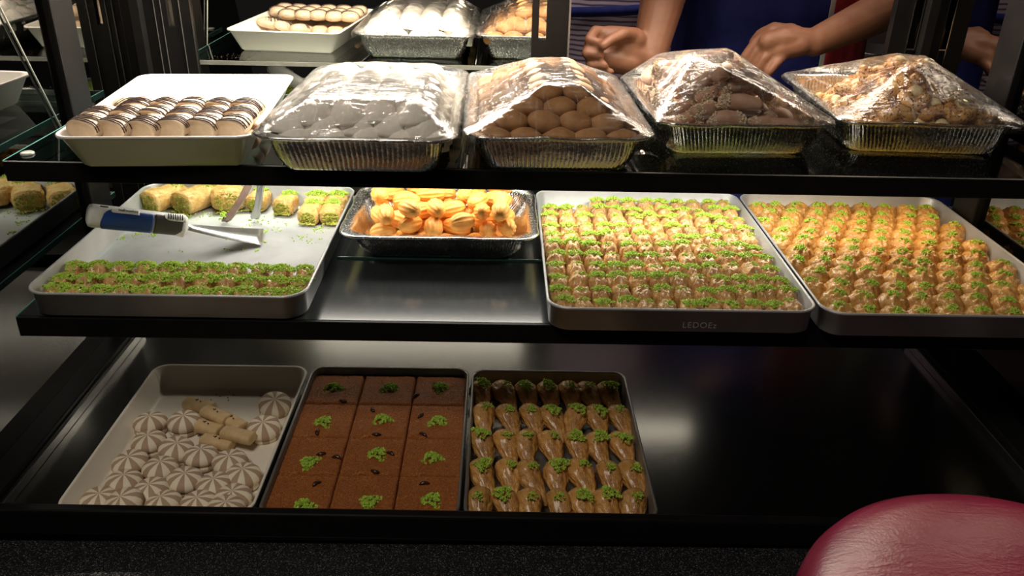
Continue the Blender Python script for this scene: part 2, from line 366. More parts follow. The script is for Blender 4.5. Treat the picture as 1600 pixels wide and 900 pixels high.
# ------------------------------------------------------------ generators: trays
def rrect(w, d, r, n=8, z=0, per_side=1):
    r = min(r, w/2-.001, d/2-.001); pts = []
    for cx, cy, a0 in ((w/2-r, -d/2+r, -PI/2), (w/2-r, d/2-r, 0), (-w/2+r, d/2-r, PI/2), (-w/2+r, -d/2+r, PI)):
        for i in range(n+1):
            a = a0+PI/2*i/n; pts.append(Vector((cx+r*math.cos(a), cy+r*math.sin(a), z)))
    out = []
    for i, p in enumerate(pts):
        q = pts[(i+1) % len(pts)]; out.append(p)
        if (q-p).length > .03 and per_side > 1:
            for k in range(1, per_side): out.append(p.lerp(q, k/per_side))
    return out
def tray_me(name, w, d, h, r, flare, th=.0015, rim=.003, lip=.0, floor_r=.006):
    # w,d are outer rim sizes; flare is the inset of the floor on each side
    L = []
    def lp(ins, z, rr): L.append(rrect(w-2*ins, d-2*ins, max(rr, .003), 8, z))
    lp(flare+floor_r, 0, r-flare*.6-floor_r); lp(flare, floor_r*.6, r-flare*.6)
    lp(flare*.02+rim, h-rim, r); lp(rim*.2, h-rim*1.2, r); lp(0, h-rim*.5, r); lp(rim*.25, h, r); lp(rim*.9, h, r); lp(rim*1.3, h-rim*.6, r-.002)
    lp(flare+th+rim*.6, floor_r*.6+th, r-flare*.6-.002); lp(flare+floor_r+th, th+.0004, r-flare*.6-floor_r-.002)
    return MB().loft(L).me(name)
def foil_me(name, w, d, h, r, flare, seed=0, bulge=.0):
    rnd = random.Random(seed); base = rrect(1, 1, .1, 1)
    def ring(ins, z, rr, crimp, wav=0):
        ww, dd = w-2*ins, d-2*ins; rr = max(rr, .004)
        pts = rrect(ww, dd, rr, 24, z, 1)
        # resample evenly
        seg = [(pts[i], pts[(i+1) % len(pts)]) for i in range(len(pts))]; tot = sum((a-b).length for a, b in seg)
        N = 540; out = []; acc = 0; k = 0; c = Vector((0, 0, 0))
        for i in range(N):
            s = tot*i/N
            while acc+(seg[k][0]-seg[k][1]).length < s: acc += (seg[k][0]-seg[k][1]).length; k += 1
            a, b = seg[k]; ln = (b-a).length or 1e-9; p = a.lerp(b, (s-acc)/ln)
            nrm = Vector(((b-a).y, -(b-a).x, 0)).normalized()
            o = crimp*math.cos(2*PI*i*180/N*1.0)
            wz = noise.noise(Vector((p.x*22, p.y*22, seed)))
            out.append(p+nrm*(o+wav*wz)+Vector((0, 0, wav*.8*wz if z > h*.8 else 0)))
        return out
    A = .0011; R = []
    R += [ring(flare+.012, 0, r*.55, 0), ring(flare+.002, .002, r*.7, 0), ring(flare, .006, r*.75, A*.6), ring(.0105+(flare-.0105)*.63, h*.35, r*.8, A, .001), ring(.0105+(flare-.0105)*.36, h*.62, r*.9, A, .0015),
          ring(.0105+(flare-.0105)*.15, h*.83, r, A*.8, .002), ring(.0105, h-.003, r, A*.5, .003), ring(.001, h-.0035, r, 0, .003), ring(-.001, h-.001, r, 0, .003), ring(.001, h+.0008, r, 0, .003), ring(.004, h, r, A*.3, .003), ring(.013, h-.001, r, A*.6, .003)]
    R += [ring(.0125+(flare-.0105)*.15, h*.83-.001, r, A*.8, .002), ring(.012+(flare-.0105)*.36, h*.62, r*.9, A, .0015), ring(flare+.0018, .007, r*.75, A*.5), ring(flare+.014, .0016, r*.5, 0)]
    return MB().loft(R).me(name)

def put_tray(name, label, cat, x0, x1, y0, y1, z, h, r, flare, mat, rot=0, group=None, foil=False, seed=0, **k):
    t_ = empty(name, ((x0+x1)/2, (y0+y1)/2, z), rot)
    bpy.data.objects.remove(t_)
    me = foil_me(name, x1-x0, y1-y0, h, r, flare, seed) if foil else tray_me(name, x1-x0, y1-y0, h, r, flare, **k)
    o = obj(name, me, mat, loc=((x0+x1)/2, (y0+y1)/2, z), rot=(0, 0, rot))
    return tag(o, label, cat, group)

def in_pan(pan, x, y, z):
    c, s_ = math.cos(pan.rotation_euler.z), math.sin(pan.rotation_euler.z)
    return (pan.location.x+c*x-s_*y, pan.location.y+s_*x+c*y, pan.location.z+z)
T_white = put_tray('serving_tray', 'white melamine tray of chocolate striped biscuits at the left end of the top shelf', 'tray', -.543, -.3085, .967, 1.318, ZT, .045, .022, .022, M['white_plastic'], math.radians(4.6))
F2 = put_tray('foil_pan', 'film covered foil pan of white domed biscuits on the top shelf', 'foil pan', -.294, -.052, .956, 1.362, ZT, .050, .03, .026, M['foil'], 0, 'foil pans on the top shelf', True, 2)
F3 = put_tray('foil_pan', 'film covered foil pan of brown oval biscuits, centre of the top shelf', 'foil pan', -.046, .187, .976, 1.350, ZT, .050, .03, .026, M['foil'], math.radians(1.2), 'foil pans on the top shelf', True, 3)
F4 = put_tray('foil_pan', 'foil pan of nut tipped cocoa fingers under film on the top shelf', 'foil pan', .200, .440, 1.062, 1.368, ZT, .048, .03, .024, M['foil'], math.radians(2.5), 'foil pans on the top shelf', True, 4)
F5 = put_tray('foil_pan', 'foil pan of seeded knots at the right end of the top shelf', 'foil pan', .462, .715, 1.082, 1.40, ZT, .048, .03, .024, M['foil'], math.radians(-2), 'foil pans on the top shelf', True, 5)
T1 = put_tray('baking_tray', 'grey metal tray half empty beneath a blue handled spatula', 'tray', -.588, -.238, .920, 1.335, ZM, .036, .030, .004, M['tray_metal'], group='metal trays on the middle shelf')
T3 = put_tray('baking_tray', 'grey metal tray packed with heavily pistachio topped pastries, middle shelf centre', 'tray', .062, .4005, .902, 1.335, ZM, .036, .028, .004, M['tray_metal'], group='metal trays on the middle shelf')
T4 = put_tray('baking_tray', 'grey metal tray of staggered golden pastries, rightmost on the middle shelf', 'tray', .4035, .742, .898, 1.335, ZM, .036, .028, .004, M['tray_metal'], group='metal trays on the middle shelf')
MF = put_tray('foil_pan', 'open foil pan of ribbed orange fried pastries on the middle shelf', 'foil pan', -.226, .0585, 1.082, 1.300, ZM+.0035, .046, .03, .032, M['foil'], foil=True, seed=7)
B1 = put_tray('serving_tray', 'white plastic tray of radially striped biscuits, lower left on the steel deck', 'tray', -.516, -.2835, .760, 1.088, ZD, .036, .022, .010, M['cream_plastic'])
B2 = put_tray('baking_tray', 'dark metal tray of orange shredded pastry squares on the steel deck', 'tray', -.2785, -.040, .759, 1.088, ZD, .036, .018, .002, M['tray_dark'])
B3 = put_tray('baking_tray', 'dark metal tray of leaf shaped filo pastries on the steel deck', 'tray', -.036, .197, .758, 1.085, ZD, .036, .018, .002, M['tray_dark'])

# ------------------------------------------------------------ generators: food
def heap_me(name, n, rx, ry, rz, s=.0016, seed=0, dome=True):
    rnd = random.Random(seed); mb = MB()
    oc = [(1, 0, 0), (-1, 0, 0), (0, 1, 0), (0, -1, 0), (0, 0, 1), (0, 0, -1)]
    of = [(0, 2, 4), (2, 1, 4), (1, 3, 4), (3, 0, 4), (2, 0, 5), (1, 2, 5), (3, 1, 5), (0, 3, 5)]
    for i in range(n):
        a = rnd.random()*2*PI; q = math.sqrt(rnd.random())*(1+.25*math.sin(3*a+seed))
        x, y = rx*q*math.cos(a), ry*q*math.sin(a)
        z = rz*max(0, 1-q*q)*rnd.uniform(.45, 1)+rnd.uniform(0, .0006) if dome else 0
        k = s*rnd.uniform(.6, 1.35)
        v = [Vector(p)*k*rnd.uniform(.6, 1.2) for p in oc]; R = Matrix.Rotation(rnd.random()*6, 4, Vector((rnd.uniform(-1, 1), rnd.uniform(-1, 1), 1)))
        mb.add([R @ p+Vector((x, y, z)) for p in v], of)
    return mb.me(name, False)
def spow(x, p): return math.copysign(abs(x)**p, x)
def dome_me(name, w, d, h, p=.8, pz=.9, nu=28, nv=9, disp=None, under=True):
    loops = []
    for j in range(nv+1):
        a = j/nv*PI/2*.97; c = math.cos(a)**pz; s_ = math.sin(a)**pz if a > 0 else 0; lp = []
        for i in range(nu):
            u = 2*PI*i/nu; x = w/2*c*spow(math.cos(u), p); y = d/2*c*spow(math.sin(u), p); z = h*s_
            v = Vector((x, y, z))
            if disp: v = disp(v, u, j/nv)
            lp.append(v)
        loops.append(lp)
    return MB().loft(loops).me(name)
def filo_disp(seed, amp, freq=9, ph=0):
    def f(v, u, t):
        n1 = noise.noise(Vector((math.cos(u)*freq*.25, math.sin(u)*freq*.25, seed*7+t*.8)))
        n2 = abs(noise.noise(Vector((math.cos(u)*freq*.55+3, math.sin(u)*freq*.55, seed*3+t*.5))))
        k = amp*(n1*1.2-n2*2.2)*(1-t*.6)
        r = Vector((v.x, v.y, 0)); r = r.normalized() if r.length > 1e-6 else Vector((0, 0, 1))
        return v+r*k+Vector((0, 0, amp*1.1*noise.noise(v*160+Vector((seed*5, 0, 0)))))
    return f
def text_obj(name, body, size, ext, mat, parent, spacing=1):
    fc = bpy.data.curves.new(name, 'FONT'); fc.body = body; fc.size = size; fc.extrude = ext; fc.space_character = spacing
    tmp = bpy.data.objects.new('tmp', fc); COL.objects.link(tmp)
    me = bpy.data.meshes.new_from_object(tmp.evaluated_get(bpy.context.evaluated_depsgraph_get()))
    bpy.data.objects.remove(tmp); bpy.data.curves.remove(fc); me.name = name; me.materials.clear()
    return obj(name, me, mat, parent)
NUM = ['first', 'second', 'third', 'fourth', 'fifth', 'sixth', 'seventh', 'eighth', 'ninth', 'tenth', 'eleventh', 'twelfth', 'thirteenth', 'fourteenth']
rnd = random.Random(11)
def place_piece(name, me, mat, loc, rz, label, cat, group, kids=(), tilt=(0, 0), sc=1):
    o = obj(name, me, mat, loc=loc, rot=(tilt[0], tilt[1], rz)); tag(o, label, cat, group); o.scale = (sc,)*3
    for nm, kme, kmat, kl, kr in kids:
        obj(nm, kme, kmat, o, loc=kl, rot=kr)
    return o

# --- middle shelf: small folded pastries under pistachio
pw, pd, ph = .0290, .040, .0275
FOLD = [dome_me('folded_pastry', pw*.99, pd, ph, .72, .66, 40, 12, filo_disp(i, .0034)) for i in range(6)]
HEAP_W = [heap_me('pistachio_topping', 130, .0130, .0100, .0050, .0017, i) for i in range(5)]
HEAP_S = [heap_me('pistachio_topping', 55, .0080, .0065, .0040, .0014, 20+i) for i in range(5)]
HEAP_M = [heap_me('pistachio_topping', 80, .0105, .0080, .0045, .0016, 70+i) for i in range(5)]
HEAP_X = [heap_me('pistachio_topping', 210, .0165, .0125, .0065, .0018, 40+i) for i in range(5)]
zf = ZM+.0022
GR = 'pistachio topped pastries in the centre tray'
nr, nc = 11, 12
for j in range(nr):
    for i in range(nc):
        if j == nr-1 and i < 3: continue
        x = .0825+i*(.380-.0825)/(nc-1)+rnd.uniform(-.0012, .0012); y = .9325+j*.0372+rnd.uniform(-.003, .003)*(j not in (0, nr-1))
        if j in (0, nr-1) and i in (0, nc-1): x += .005 if i == 0 else -.005; y += .003 if j == 0 else -.004
        s_ = rnd.uniform(.94, 1.05)
        ch = rnd.random()
        hp = (HEAP_W if ch < .7 else HEAP_S)[rnd.randrange(5)]
        place_piece('folded_pastry', FOLD[rnd.randrange(6)], M['filo'], (x, y, zf+rnd.uniform(0, .0025)), rnd.uniform(-.28, .2),
            f'glossy pistachio topped pastry, {NUM[i]} from left in {NUM[j]} row of the centre tray', 'pastry', GR,
            [('pistachio_topping', hp, M['pistachio'], (rnd.uniform(-.003, .003), rnd.uniform(.000, .006), ph*.93), (-.15, 0, rnd.random()*.6-.3))], sc=s_)
# --- right tray: larger staggered
GOLD = [dome_me('golden_pastry', .0415, .045, .027, .85, .72, 40, 12, filo_disp(30+i, .0040)) for i in range(6)]
GR = 'staggered golden pastries in the right tray'
for j in range(11):
    off = (j % 2)*.0185
    for i in range(9):
        if j == 0 and i == 0: off = .004
        x = .4265+i*.0368+off+rnd.uniform(-.0015, .0015)
        if x > .729: continue
        y = .9275+j*.0374+rnd.uniform(-.003, .003)*(j not in (0, 10))-.010*(i/8)*(0 < j < 10)+.004*(0 < j < 10)
        if j in (0, 10) and (i == 0 or x > .70): x += .007 if i == 0 else -.007; y += .004 if j == 0 else -.004
        place_piece('golden_pastry', GOLD[rnd.randrange(6)], M['filo_gold'], (x, y, zf), rnd.uniform(-.5, .1),
            f'golden folded pastry, {NUM[i]} from left in {NUM[j]} row of the rightmost tray', 'pastry', GR,
            [('pistachio_topping', HEAP_M[rnd.randrange(5)], M['pistachio'], (rnd.uniform(-.003, .004), rnd.uniform(-.003, .004), .0250), (-.1, 0, rnd.random()*3))], sc=rnd.uniform(.98, 1.07))
# --- left tray front rows
GR = 'pistachio covered pastries in the left tray'
for j in range(3):
    for i in range(11):
        x = -.5655+i*(.0305)+rnd.uniform(-.001, .001); y = .9500+j*.0360+rnd.uniform(-.0012, .0012)
        if j == 0 and i in (0, 10): x += .005 if i == 0 else -.005; y += .003
        place_piece('folded_pastry', FOLD[rnd.randrange(6)], M['filo'], (x, y, zf), rnd.uniform(-.08, .08),
            f'pistachio covered pastry, {NUM[i]} from left in {NUM[j]} row of the half empty tray', 'pastry', GR,
            [('pistachio_topping', HEAP_X[rnd.randrange(5)], M['pistachio'], (rnd.uniform(-.002, .002), .001, ph*.86), (0, 0, rnd.random()*.4-.2))], sc=rnd.uniform(.98, 1.06))
# --- left tray rear wraps: along local Y, open green end at -Y
def wrap_me(name, L, w, h, seed, taper=0, skew=0, p=.8):
    loops = []; n = 44; K = 22
    for j in range(K+1):
        t_ = j/K; y = (t_-.5)*L
        e = min(1, math.sin(min(1, (1-t_)*3.2)*PI/2)*1.0+.02) if t_ > .69 else 1
        e *= 1-taper*t_
        if t_ < .12: e *= .9+.8*t_
        lp = []
        for i in range(n):
            u = 2*PI*i/n
            rr = 1+.07*noise.noise(Vector((math.cos(u)*1.6, math.sin(u)*1.6+seed*9, t_*3)))+.10*noise.noise(Vector((math.cos(u)*5, math.sin(u)*5, t_*7+seed)))-.07*abs(noise.noise(Vector((math.cos(u)*11, math.sin(u)*11+seed, t_*6))))
            lp.append(Vector((w/2*e*rr*spow(math.cos(u), p)+skew*y, y, h/2*(1+e*rr*spow(math.sin(u), p)))))
        loops.append(lp)
    return MB().loft(loops).me(name)
def fill_me(name, w, h, seed):
    r_ = random.Random(seed); mb = MB()
    oc = [(1, 0, 0), (-1, 0, 0), (0, 1, 0), (0, -1, 0), (0, 0, 1), (0, 0, -1)]
    of = [(0, 2, 4), (2, 1, 4), (1, 3, 4), (3, 0, 4), (2, 0, 5), (1, 2, 5), (3, 1, 5), (0, 3, 5)]
    for i in range(220):
        a = r_.random()*2*PI; q = math.sqrt(r_.random())
        p = Vector((w/2*q*math.cos(a), r_.uniform(-.003, .002)*(1-q*.3), h/2*(1+q*math.sin(a))))
        if p.z < .002: p.z = .002
        k = .0019*r_.uniform(.6, 1.3)
        mb.add([Vector(v)*k*r_.uniform(.7, 1.2)+p for v in oc], of)
    for i in range(40):
        k = .0016*r_.uniform(.6, 1.3); p = Vector((r_.uniform(-w*.5, w*.5), -r_.uniform(.002, .008), .0014))
        mb.add([Vector(v)*k+p for v in oc], of)
    return mb.me(name, False)
GR = 'large filo rolls at the back of the left tray'
big = [ # px, py (base front), rotation, length, width, height, square?
    (238, 332, -.50, .100, .050, .036, 'leftmost'), (288, 334, -.52, .100, .052, .038, 'second from left'), (360, 331, .30, .095, .060, .040, 'third from left, split open')]
for k, (px, py, rz, L, w, h, wd) in enumerate(big):
    p = at_z(px, py, zf)
    c = Vector((p.x, p.y, zf)) + Matrix.Rotation(rz, 3, 'Z') @ Vector((0, L*.46, 0))
    o = place_piece('filo_roll', wrap_me('filo_roll', L, w, h, k, .25, 0), M['wrap'], c, rz, f'pointed pistachio stuffed filo roll, {wd}, behind the spatula', 'pastry', GR,
        [('pistachio_filling', fill_me('pistachio_filling', w*.86, h*.82, k), M['pistachio_deep'], (0, -L*.49, h*.04), (0, 0, 0)),
         ('pistachio_topping', heap_me('pistachio_topping', 120, .016, .022, .002, .0014, 60+k), M['pistachio'], (.004, .016, h*.93), (0, 0, 0))])
sq = [(402, 331, 'fourth from left, beside the tongs'), (445, 337, 'stubby, fifth from left at the back'), (484, 352, 'cut end facing front, second from right'), (517, 352, 'cut end facing front, rightmost')]
SQ = []
for k, (px, py, wd) in enumerate(sq):
    p = at_z(px, py, zf)
    o = place_piece('filo_roll', wrap_me('filo_roll', .048, .036, .028, 10+k, .06, 0, .6), M['wrap'], (p.x, p.y+.022, zf), rnd.uniform(-.12, .05),
        f'short pistachio dusted filo roll, {wd}', 'pastry', GR,
        [('pistachio_filling', fill_me('pistachio_filling', .026, .020, 10+k), M['pistachio_deep'], (0, -.0225, .003), (0, 0, 0)),
         ('pistachio_topping', HEAP_W[k], M['pistachio'], (0, .012, .0265), (0, 0, 0))])
    SQ.append(p)
for k, (dx, dy, wd) in enumerate([(0, .047, 'behind the fourth roll'), (0.0, .047, 'behind the fifth roll'), (0, .047, 'behind the second from right'), (.0, .047, 'behind the rightmost')]):
    p = SQ[k]
    if p.y+.022+dy > 1.325: continue
    place_piece('filo_roll', wrap_me('filo_roll', .046, .036, .029, 20+k, .05, 0, .6), M['wrap'], (p.x, p.y+.022+dy, zf), rnd.uniform(-.1, .05),
        f'short filo roll dusted with pistachio, {wd} in the left tray', 'pastry', GR,
        [('pistachio_topping', HEAP_X[k], M['pistachio'], (0, .0, .0275), (0, 0, 0))])
    if p.y+.022+2*dy < 1.325:
        place_piece('filo_roll', wrap_me('filo_roll', .046, .036, .029, 30+k, .05, 0, .6), M['wrap'], (p.x, p.y+.022+2*dy, zf), rnd.uniform(-.1, .05),
            f'short filo roll against the rear wall of the left tray, two {wd}', 'pastry', GR,
            [('pistachio_topping', HEAP_X[k], M['pistachio'], (0, .0, .0275), (0, 0, 0))])
# crumbs on the tray
mb = MB(); r_ = random.Random(5)
for (px, py, n, sp) in [(260, 352, 20, .010), (195, 372, 16, .012), (215, 366, 22, .008), (240, 366, 20, .008), (325, 335, 12, .012), (360, 372, 10, .01), (470, 372, 16, .012), (485, 378, 8, .01), (415, 362, 14, .006), (413, 378, 8, .004),
                        (402, 392, 10, .004), (355, 392, 7, .008), (380, 389, 3, .006), (503, 374, 3, .004), (440, 356, 12, .02), (300, 336, 60, .02), (240, 338, 50, .018), (280, 392, 5, .01), (500, 358, 30, .012), (400, 348, 30, .02)]:
    c = at_z(px, py, zf)
    for i in range(n):
        k = r_.uniform(.0006, .0017); p = Vector((c.x+r_.gauss(0, sp*.5), c.y+r_.gauss(0, sp*.6), zf+k*.5))
        mb.add([Vector(v)*k*r_.uniform(.7, 1.3)+p for v in [(1, 0, 0), (-1, 0, 0), (0, 1, 0), (0, -1, 0), (0, 0, 1), (0, 0, -1)]],
               [(0, 2, 4), (2, 1, 4), (1, 3, 4), (3, 0, 4), (2, 0, 5), (1, 2, 5), (3, 1, 5), (0, 3, 5)])
o = obj('pistachio_crumbs', mb.me('pistachio_crumbs', False), M['pistachio'])
tag(o, 'scattered green pistachio crumbs on the bare metal of the left tray', 'crumbs', kind='stuff')

# --- spatula
hp0, hp1 = Vector(at_y(136, 336, 1.035)), Vector(at_y(292, 352, 1.10))   # handle butt, handle nose
sp = empty('spatula', tuple(hp1), 0, 'cake spatula with blue and white handle and steel blade in the left tray', 'spatula')
axv = (hp1-hp0); L = axv.length; ax = axv.normalized()
side = ax.cross(Vector((0, 0, 1))).normalized(); upv = side.cross(ax).normalized()
HM = Matrix((ax, side, upv)).transposed().to_4x4()   # local x along the handle, y = towards viewer, z = up
root = obj('handle', (lambda: (lambda mb: mb.me('handle'))(MB().loft([[Vector((x, ry*spow(math.cos(2*PI*k/28), .8), rz*spow(math.sin(2*PI*k/28), .8)+zo)) for k in range(28)] for x, ry, rz, zo in
    [(-L, .009, .0105, 0), (-L+.002, .012, .0145, 0), (-L+.006, .013, .0155, 0), (-L*.8, .0128, .0155, 0), (-L*.5, .0122, .0150, 0), (-L*.25, .0118, .0148, 0), (-.020, .0115, .0148, -.0005), (-.006, .0125, .0165, -.0015), (-.001, .010, .014, -.002), (0, .007, .011, -.002)]])))(), M['handle_white'], sp)
root.matrix_local = HM
def patch(name, x0, x1, a0, a1, mat, off=.0006, rx=0.5, seg=24):
    # wrapped patch on the handle between angles a0..a1, rounded left end
    rows = []
    for i in range(seg+1):
        t_ = i/seg; x = x0+(x1-x0)*t_
        k = 1.0
        dxl = (x-x0)/rx if rx else 9
        if dxl < 1: k = math.sqrt(max(0.02, 1-(1-dxl)**2))
        am = (a0+a1)/2; aa, bb = am+(a0-am)*k, am+(a1-am)*k
        f_ = (x+L)/L; ry = .013+(.0115-.013)*f_; rz = .0155+(.0148-.0155)*f_
        rows.append([Vector((x, (ry+off)*spow(math.cos(aa+(bb-aa)*j/14), .8), (rz+off)*spow(math.sin(aa+(bb-aa)*j/14), .8))) for j in range(15)])
    o_ = obj(name, MB().loft(rows, False, False, closed=False).me(name), mat, root)
    sol = o_.modifiers.new('thick', 'SOLIDIFY'); sol.thickness = .0006; sol.offset = 0
    return o_
V0, V1 = -PI*.48, PI*.30     # viewer side spans y+ direction (angle 0)
patch('blue_grip', -L*.885, -L*.37, V0, V1, M['blue_grip'], rx=.014)
patch('grey_grip', -L*.355, -L*.065, V0*.98, V1*1.05, M['grey_grip'], rx=None)
patch('name_strip', -L*.80, -L*.52, PI*.20, PI*.36, M['handle_white'], .0011, rx=.003)
patch('thumb_pad', -L*.27, -L*.04, PI*.13, PI*.44, M['handle_white'], .0010, rx=.010)
for i in range(7):
    patch('thumb_rib', -L*(.225-.024*i), -L*(.225-.024*i)+.0011, PI*.19, PI*.40, M['grey_grip'], .0016, rx=None, seg=2)
patch('hang_slot', -L*.90, -L*.82, PI*.40, PI*.46, M['grey_grip'], .0004, rx=.002, seg=6)
# small printed word on the white strip
fo = text_obj('printed_word', 'colourfast', .0062, .0001, M['ink'], root)
a_ = PI*.29
fo.matrix_local = Matrix.Translation((-L*.53, .0128*spow(math.cos(a_), .8)+.0014, .0150*spow(math.sin(a_), .8)+.0012)) @ Matrix.Rotation(PI, 4, 'Z') @ Matrix.Rotation(PI/2-(PI/2-a_)*0-.95+PI*0, 4, 'X')
# blade
b0, b1 = at_y(292, 358, 1.10), None
tipc = at_z(408, 371, zf+.004)
P = [Vector(at_y(290, 350, 1.105)), Vector(at_y(290, 359, 1.10)), ]
tl, tr_ = at_z(412, 358, zf+.006), at_z(408, 383, zf+.003)
rows = []
for i in range(13):
    t_ = i/12
    a = P[0].lerp(tl, t_); b = P[1].lerp(tr_, t_)
    sag = -.0012*math.sin(t_*PI)
    rows.append([a+Vector((0, 0, sag)), b+Vector((0, 0, sag))])
o = obj('blade', MB().loft([[v-hp1 for v in r] for r in rows], False, False, closed=False).me('blade'), M['blade'], sp)
sol = o.modifiers.new('thick', 'SOLIDIFY'); sol.thickness = .0011; sol.offset = 0

# --- tongs
tg = empty('serving_tongs', tuple(at_z(375, 344, zf)), 0, 'clear scalloped serving tongs standing among the rear rolls of the left tray', 'tongs')
O = Vector(tg.location)
def arm(name, tip, top, mat):
    a, b = Vector(at_z(*tip, zf+.004)), Vector(at_y(*top)); a = Vector(a); rows = []
    b = a+(b-a)
    side = Vector((1, -.2, 0)).normalized()
    for i in range(15):
        t_ = i/14; p = a.lerp(b, t_)+Vector((0, 0, -.006*math.sin(t_*PI))); w = .0055 if t_ > .25 else .0075
        if t_ < .06: w = .004
        rows.append([p-side*w-O, p-side*w*.4+Vector((0, .0018, .0))-O, p+side*w*.4+Vector((0, .0018, 0))-O, p+side*w-O])
    o = obj(name, MB().loft(rows, False, False, closed=False).me(name), mat, tg); s_ = o.modifiers.new('t', 'SOLIDIFY'); s_.thickness = .0016
    return o
M['clear'] = mat_noise('brown_reflection', (.20, .13, .10), (.30, .22, .18), 20, .12, coat=.8)  # brown reflection on the tongs painted in as their own colour
arm('tong_arm', (350, 347), (392, 280, 1.24), M['clear']); arm('tong_arm', (397, 343), (408, 278, 1.24), M['chrome'])
a_t, b_t = at_y(392, 280, 1.24), at_y(408, 278, 1.24)
obj('hinge', MB().tube([Vector(a_t)-O, Vector(a_t).lerp(b_t, .5)-O+Vector((0, .02, .004)), Vector(b_t)-O], .004, 10).me('hinge'), M['clear'], tg)
obj('pistachio_smear', heap_me('pistachio_smear', 90, .006, .010, .010, .0015, 77), M['pistachio'], tg, loc=Vector(at_z(350, 343, zf+.006))-O+Vector((0, 0, .004)))

# --- pile packer: pieces are rows of spheres, gravity only
def pack(n, W_, D_, z0, r, half, cap, seed, K=60, zs=1.0, yaw=None):
    r_ = random.Random(seed); out = []; sph = []
    R0 = 4*r*r
    for i in range(n):
        best = None
        for k in range(K):
            x, y = r_.uniform(-W_/2+r, W_/2-r), r_.uniform(-D_/2+r, D_/2-r)
            a = yaw(r_) if yaw else r_.uniform(0, PI)
            pts = [(x+math.cos(a)*half*s_, y+math.sin(a)*half*s_) for s_ in ((-1, 0, 1) if half else (0,))]
            if any(abs(px) > W_/2-r*.9 or abs(py) > D_/2-r*.9 for px, py in pts): continue
            zz = z0+r
            for sx_, sy_, sz_ in sph:
                for px, py in pts:
                    d2 = (px-sx_)**2+(py-sy_)**2
                    if d2 < R0: zz = max(zz, sz_+math.sqrt(R0-d2)*zs)
            if zz > cap(x, y): continue
            if best is None or zz < best[0]: best = (zz, x, y, a, pts)
        if not best: continue
        zz, x, y, a, pts = best; out.append((x, y, zz, a)); sph += [(px, py, zz) for px, py in pts]
    return out

def ranked(lst, W_, D_):
    # adds an ordinal from the left inside each zone
    byz = {}
    for k, q in enumerate(lst): byz.setdefault(zone(q[0], q[1], W_, D_), []).append((q[0], k))
    nm = {}
    for z_, v in byz.items():
        v.sort()
        for i, (_, k) in enumerate(v): nm[k] = f'{NUM[i]} from left in the {z_}'
    return [(*q, nm[k]) for k, q in enumerate(lst)]
def zone(x, y, W_, D_):
    a = 'front' if y < -D_*.17 else ('rear' if y > D_*.17 else 'middle'); b = 'left' if x < -W_*.17 else ('right' if x > W_*.17 else 'centre')
    return f'{a} {b}'
# --- ribbed fried pastries in open foil pan
def ribbed_me(name, L_, R_, seed):
    loops = []; n = 66
    for j in range(13):
        t_ = j/12; y = (t_-.5)*L_; e = math.sin(PI*min(max(t_*.94+.03, 0), 1))**.42
        loops.append([Vector((R_*e*(1+.05*math.cos(11*u)*min(1, e*1.3))*math.cos(u), y*(1+.02*math.cos(8*u)), R_*e*(1+.05*math.cos(11*u))*math.sin(u))) for u in (2*PI*i/n+t_*.25 for i in range(n))])
    return MB().loft(loops).me(name)
RB = [ribbed_me('ribbed_pastry', .041, .0130, 0), ribbed_me('ribbed_pastry', .045, .0125, 1), ribbed_me('ribbed_pastry', .037, .0135, 2)]
def zone(x, y, W_, D_):
    a = 'front' if y < -D_*.17 else ('rear' if y > D_*.17 else 'middle'); b = 'left' if x < -W_*.17 else ('right' if x > W_*.17 else 'centre')
    return f'{a} {b}'
cx, cy = MF.location.x, MF.location.y
for x, y, z, a, wd in ranked(pack(74, .222, .155, ZM+.006, .0132, .007, lambda x, y: ZM+.072, 3, 90), .23, .16):
    place_piece('ribbed_pastry', RB[rnd.randrange(3)], M['fried'], (cx+x, cy+y, z), a-PI/2,
        f'ribbed orange fried pastry, {wd} of the open pan', 'pastry', 'ribbed fried pastries in the open foil pan', tilt=(rnd.uniform(-.35, .35), rnd.uniform(0, 3)))

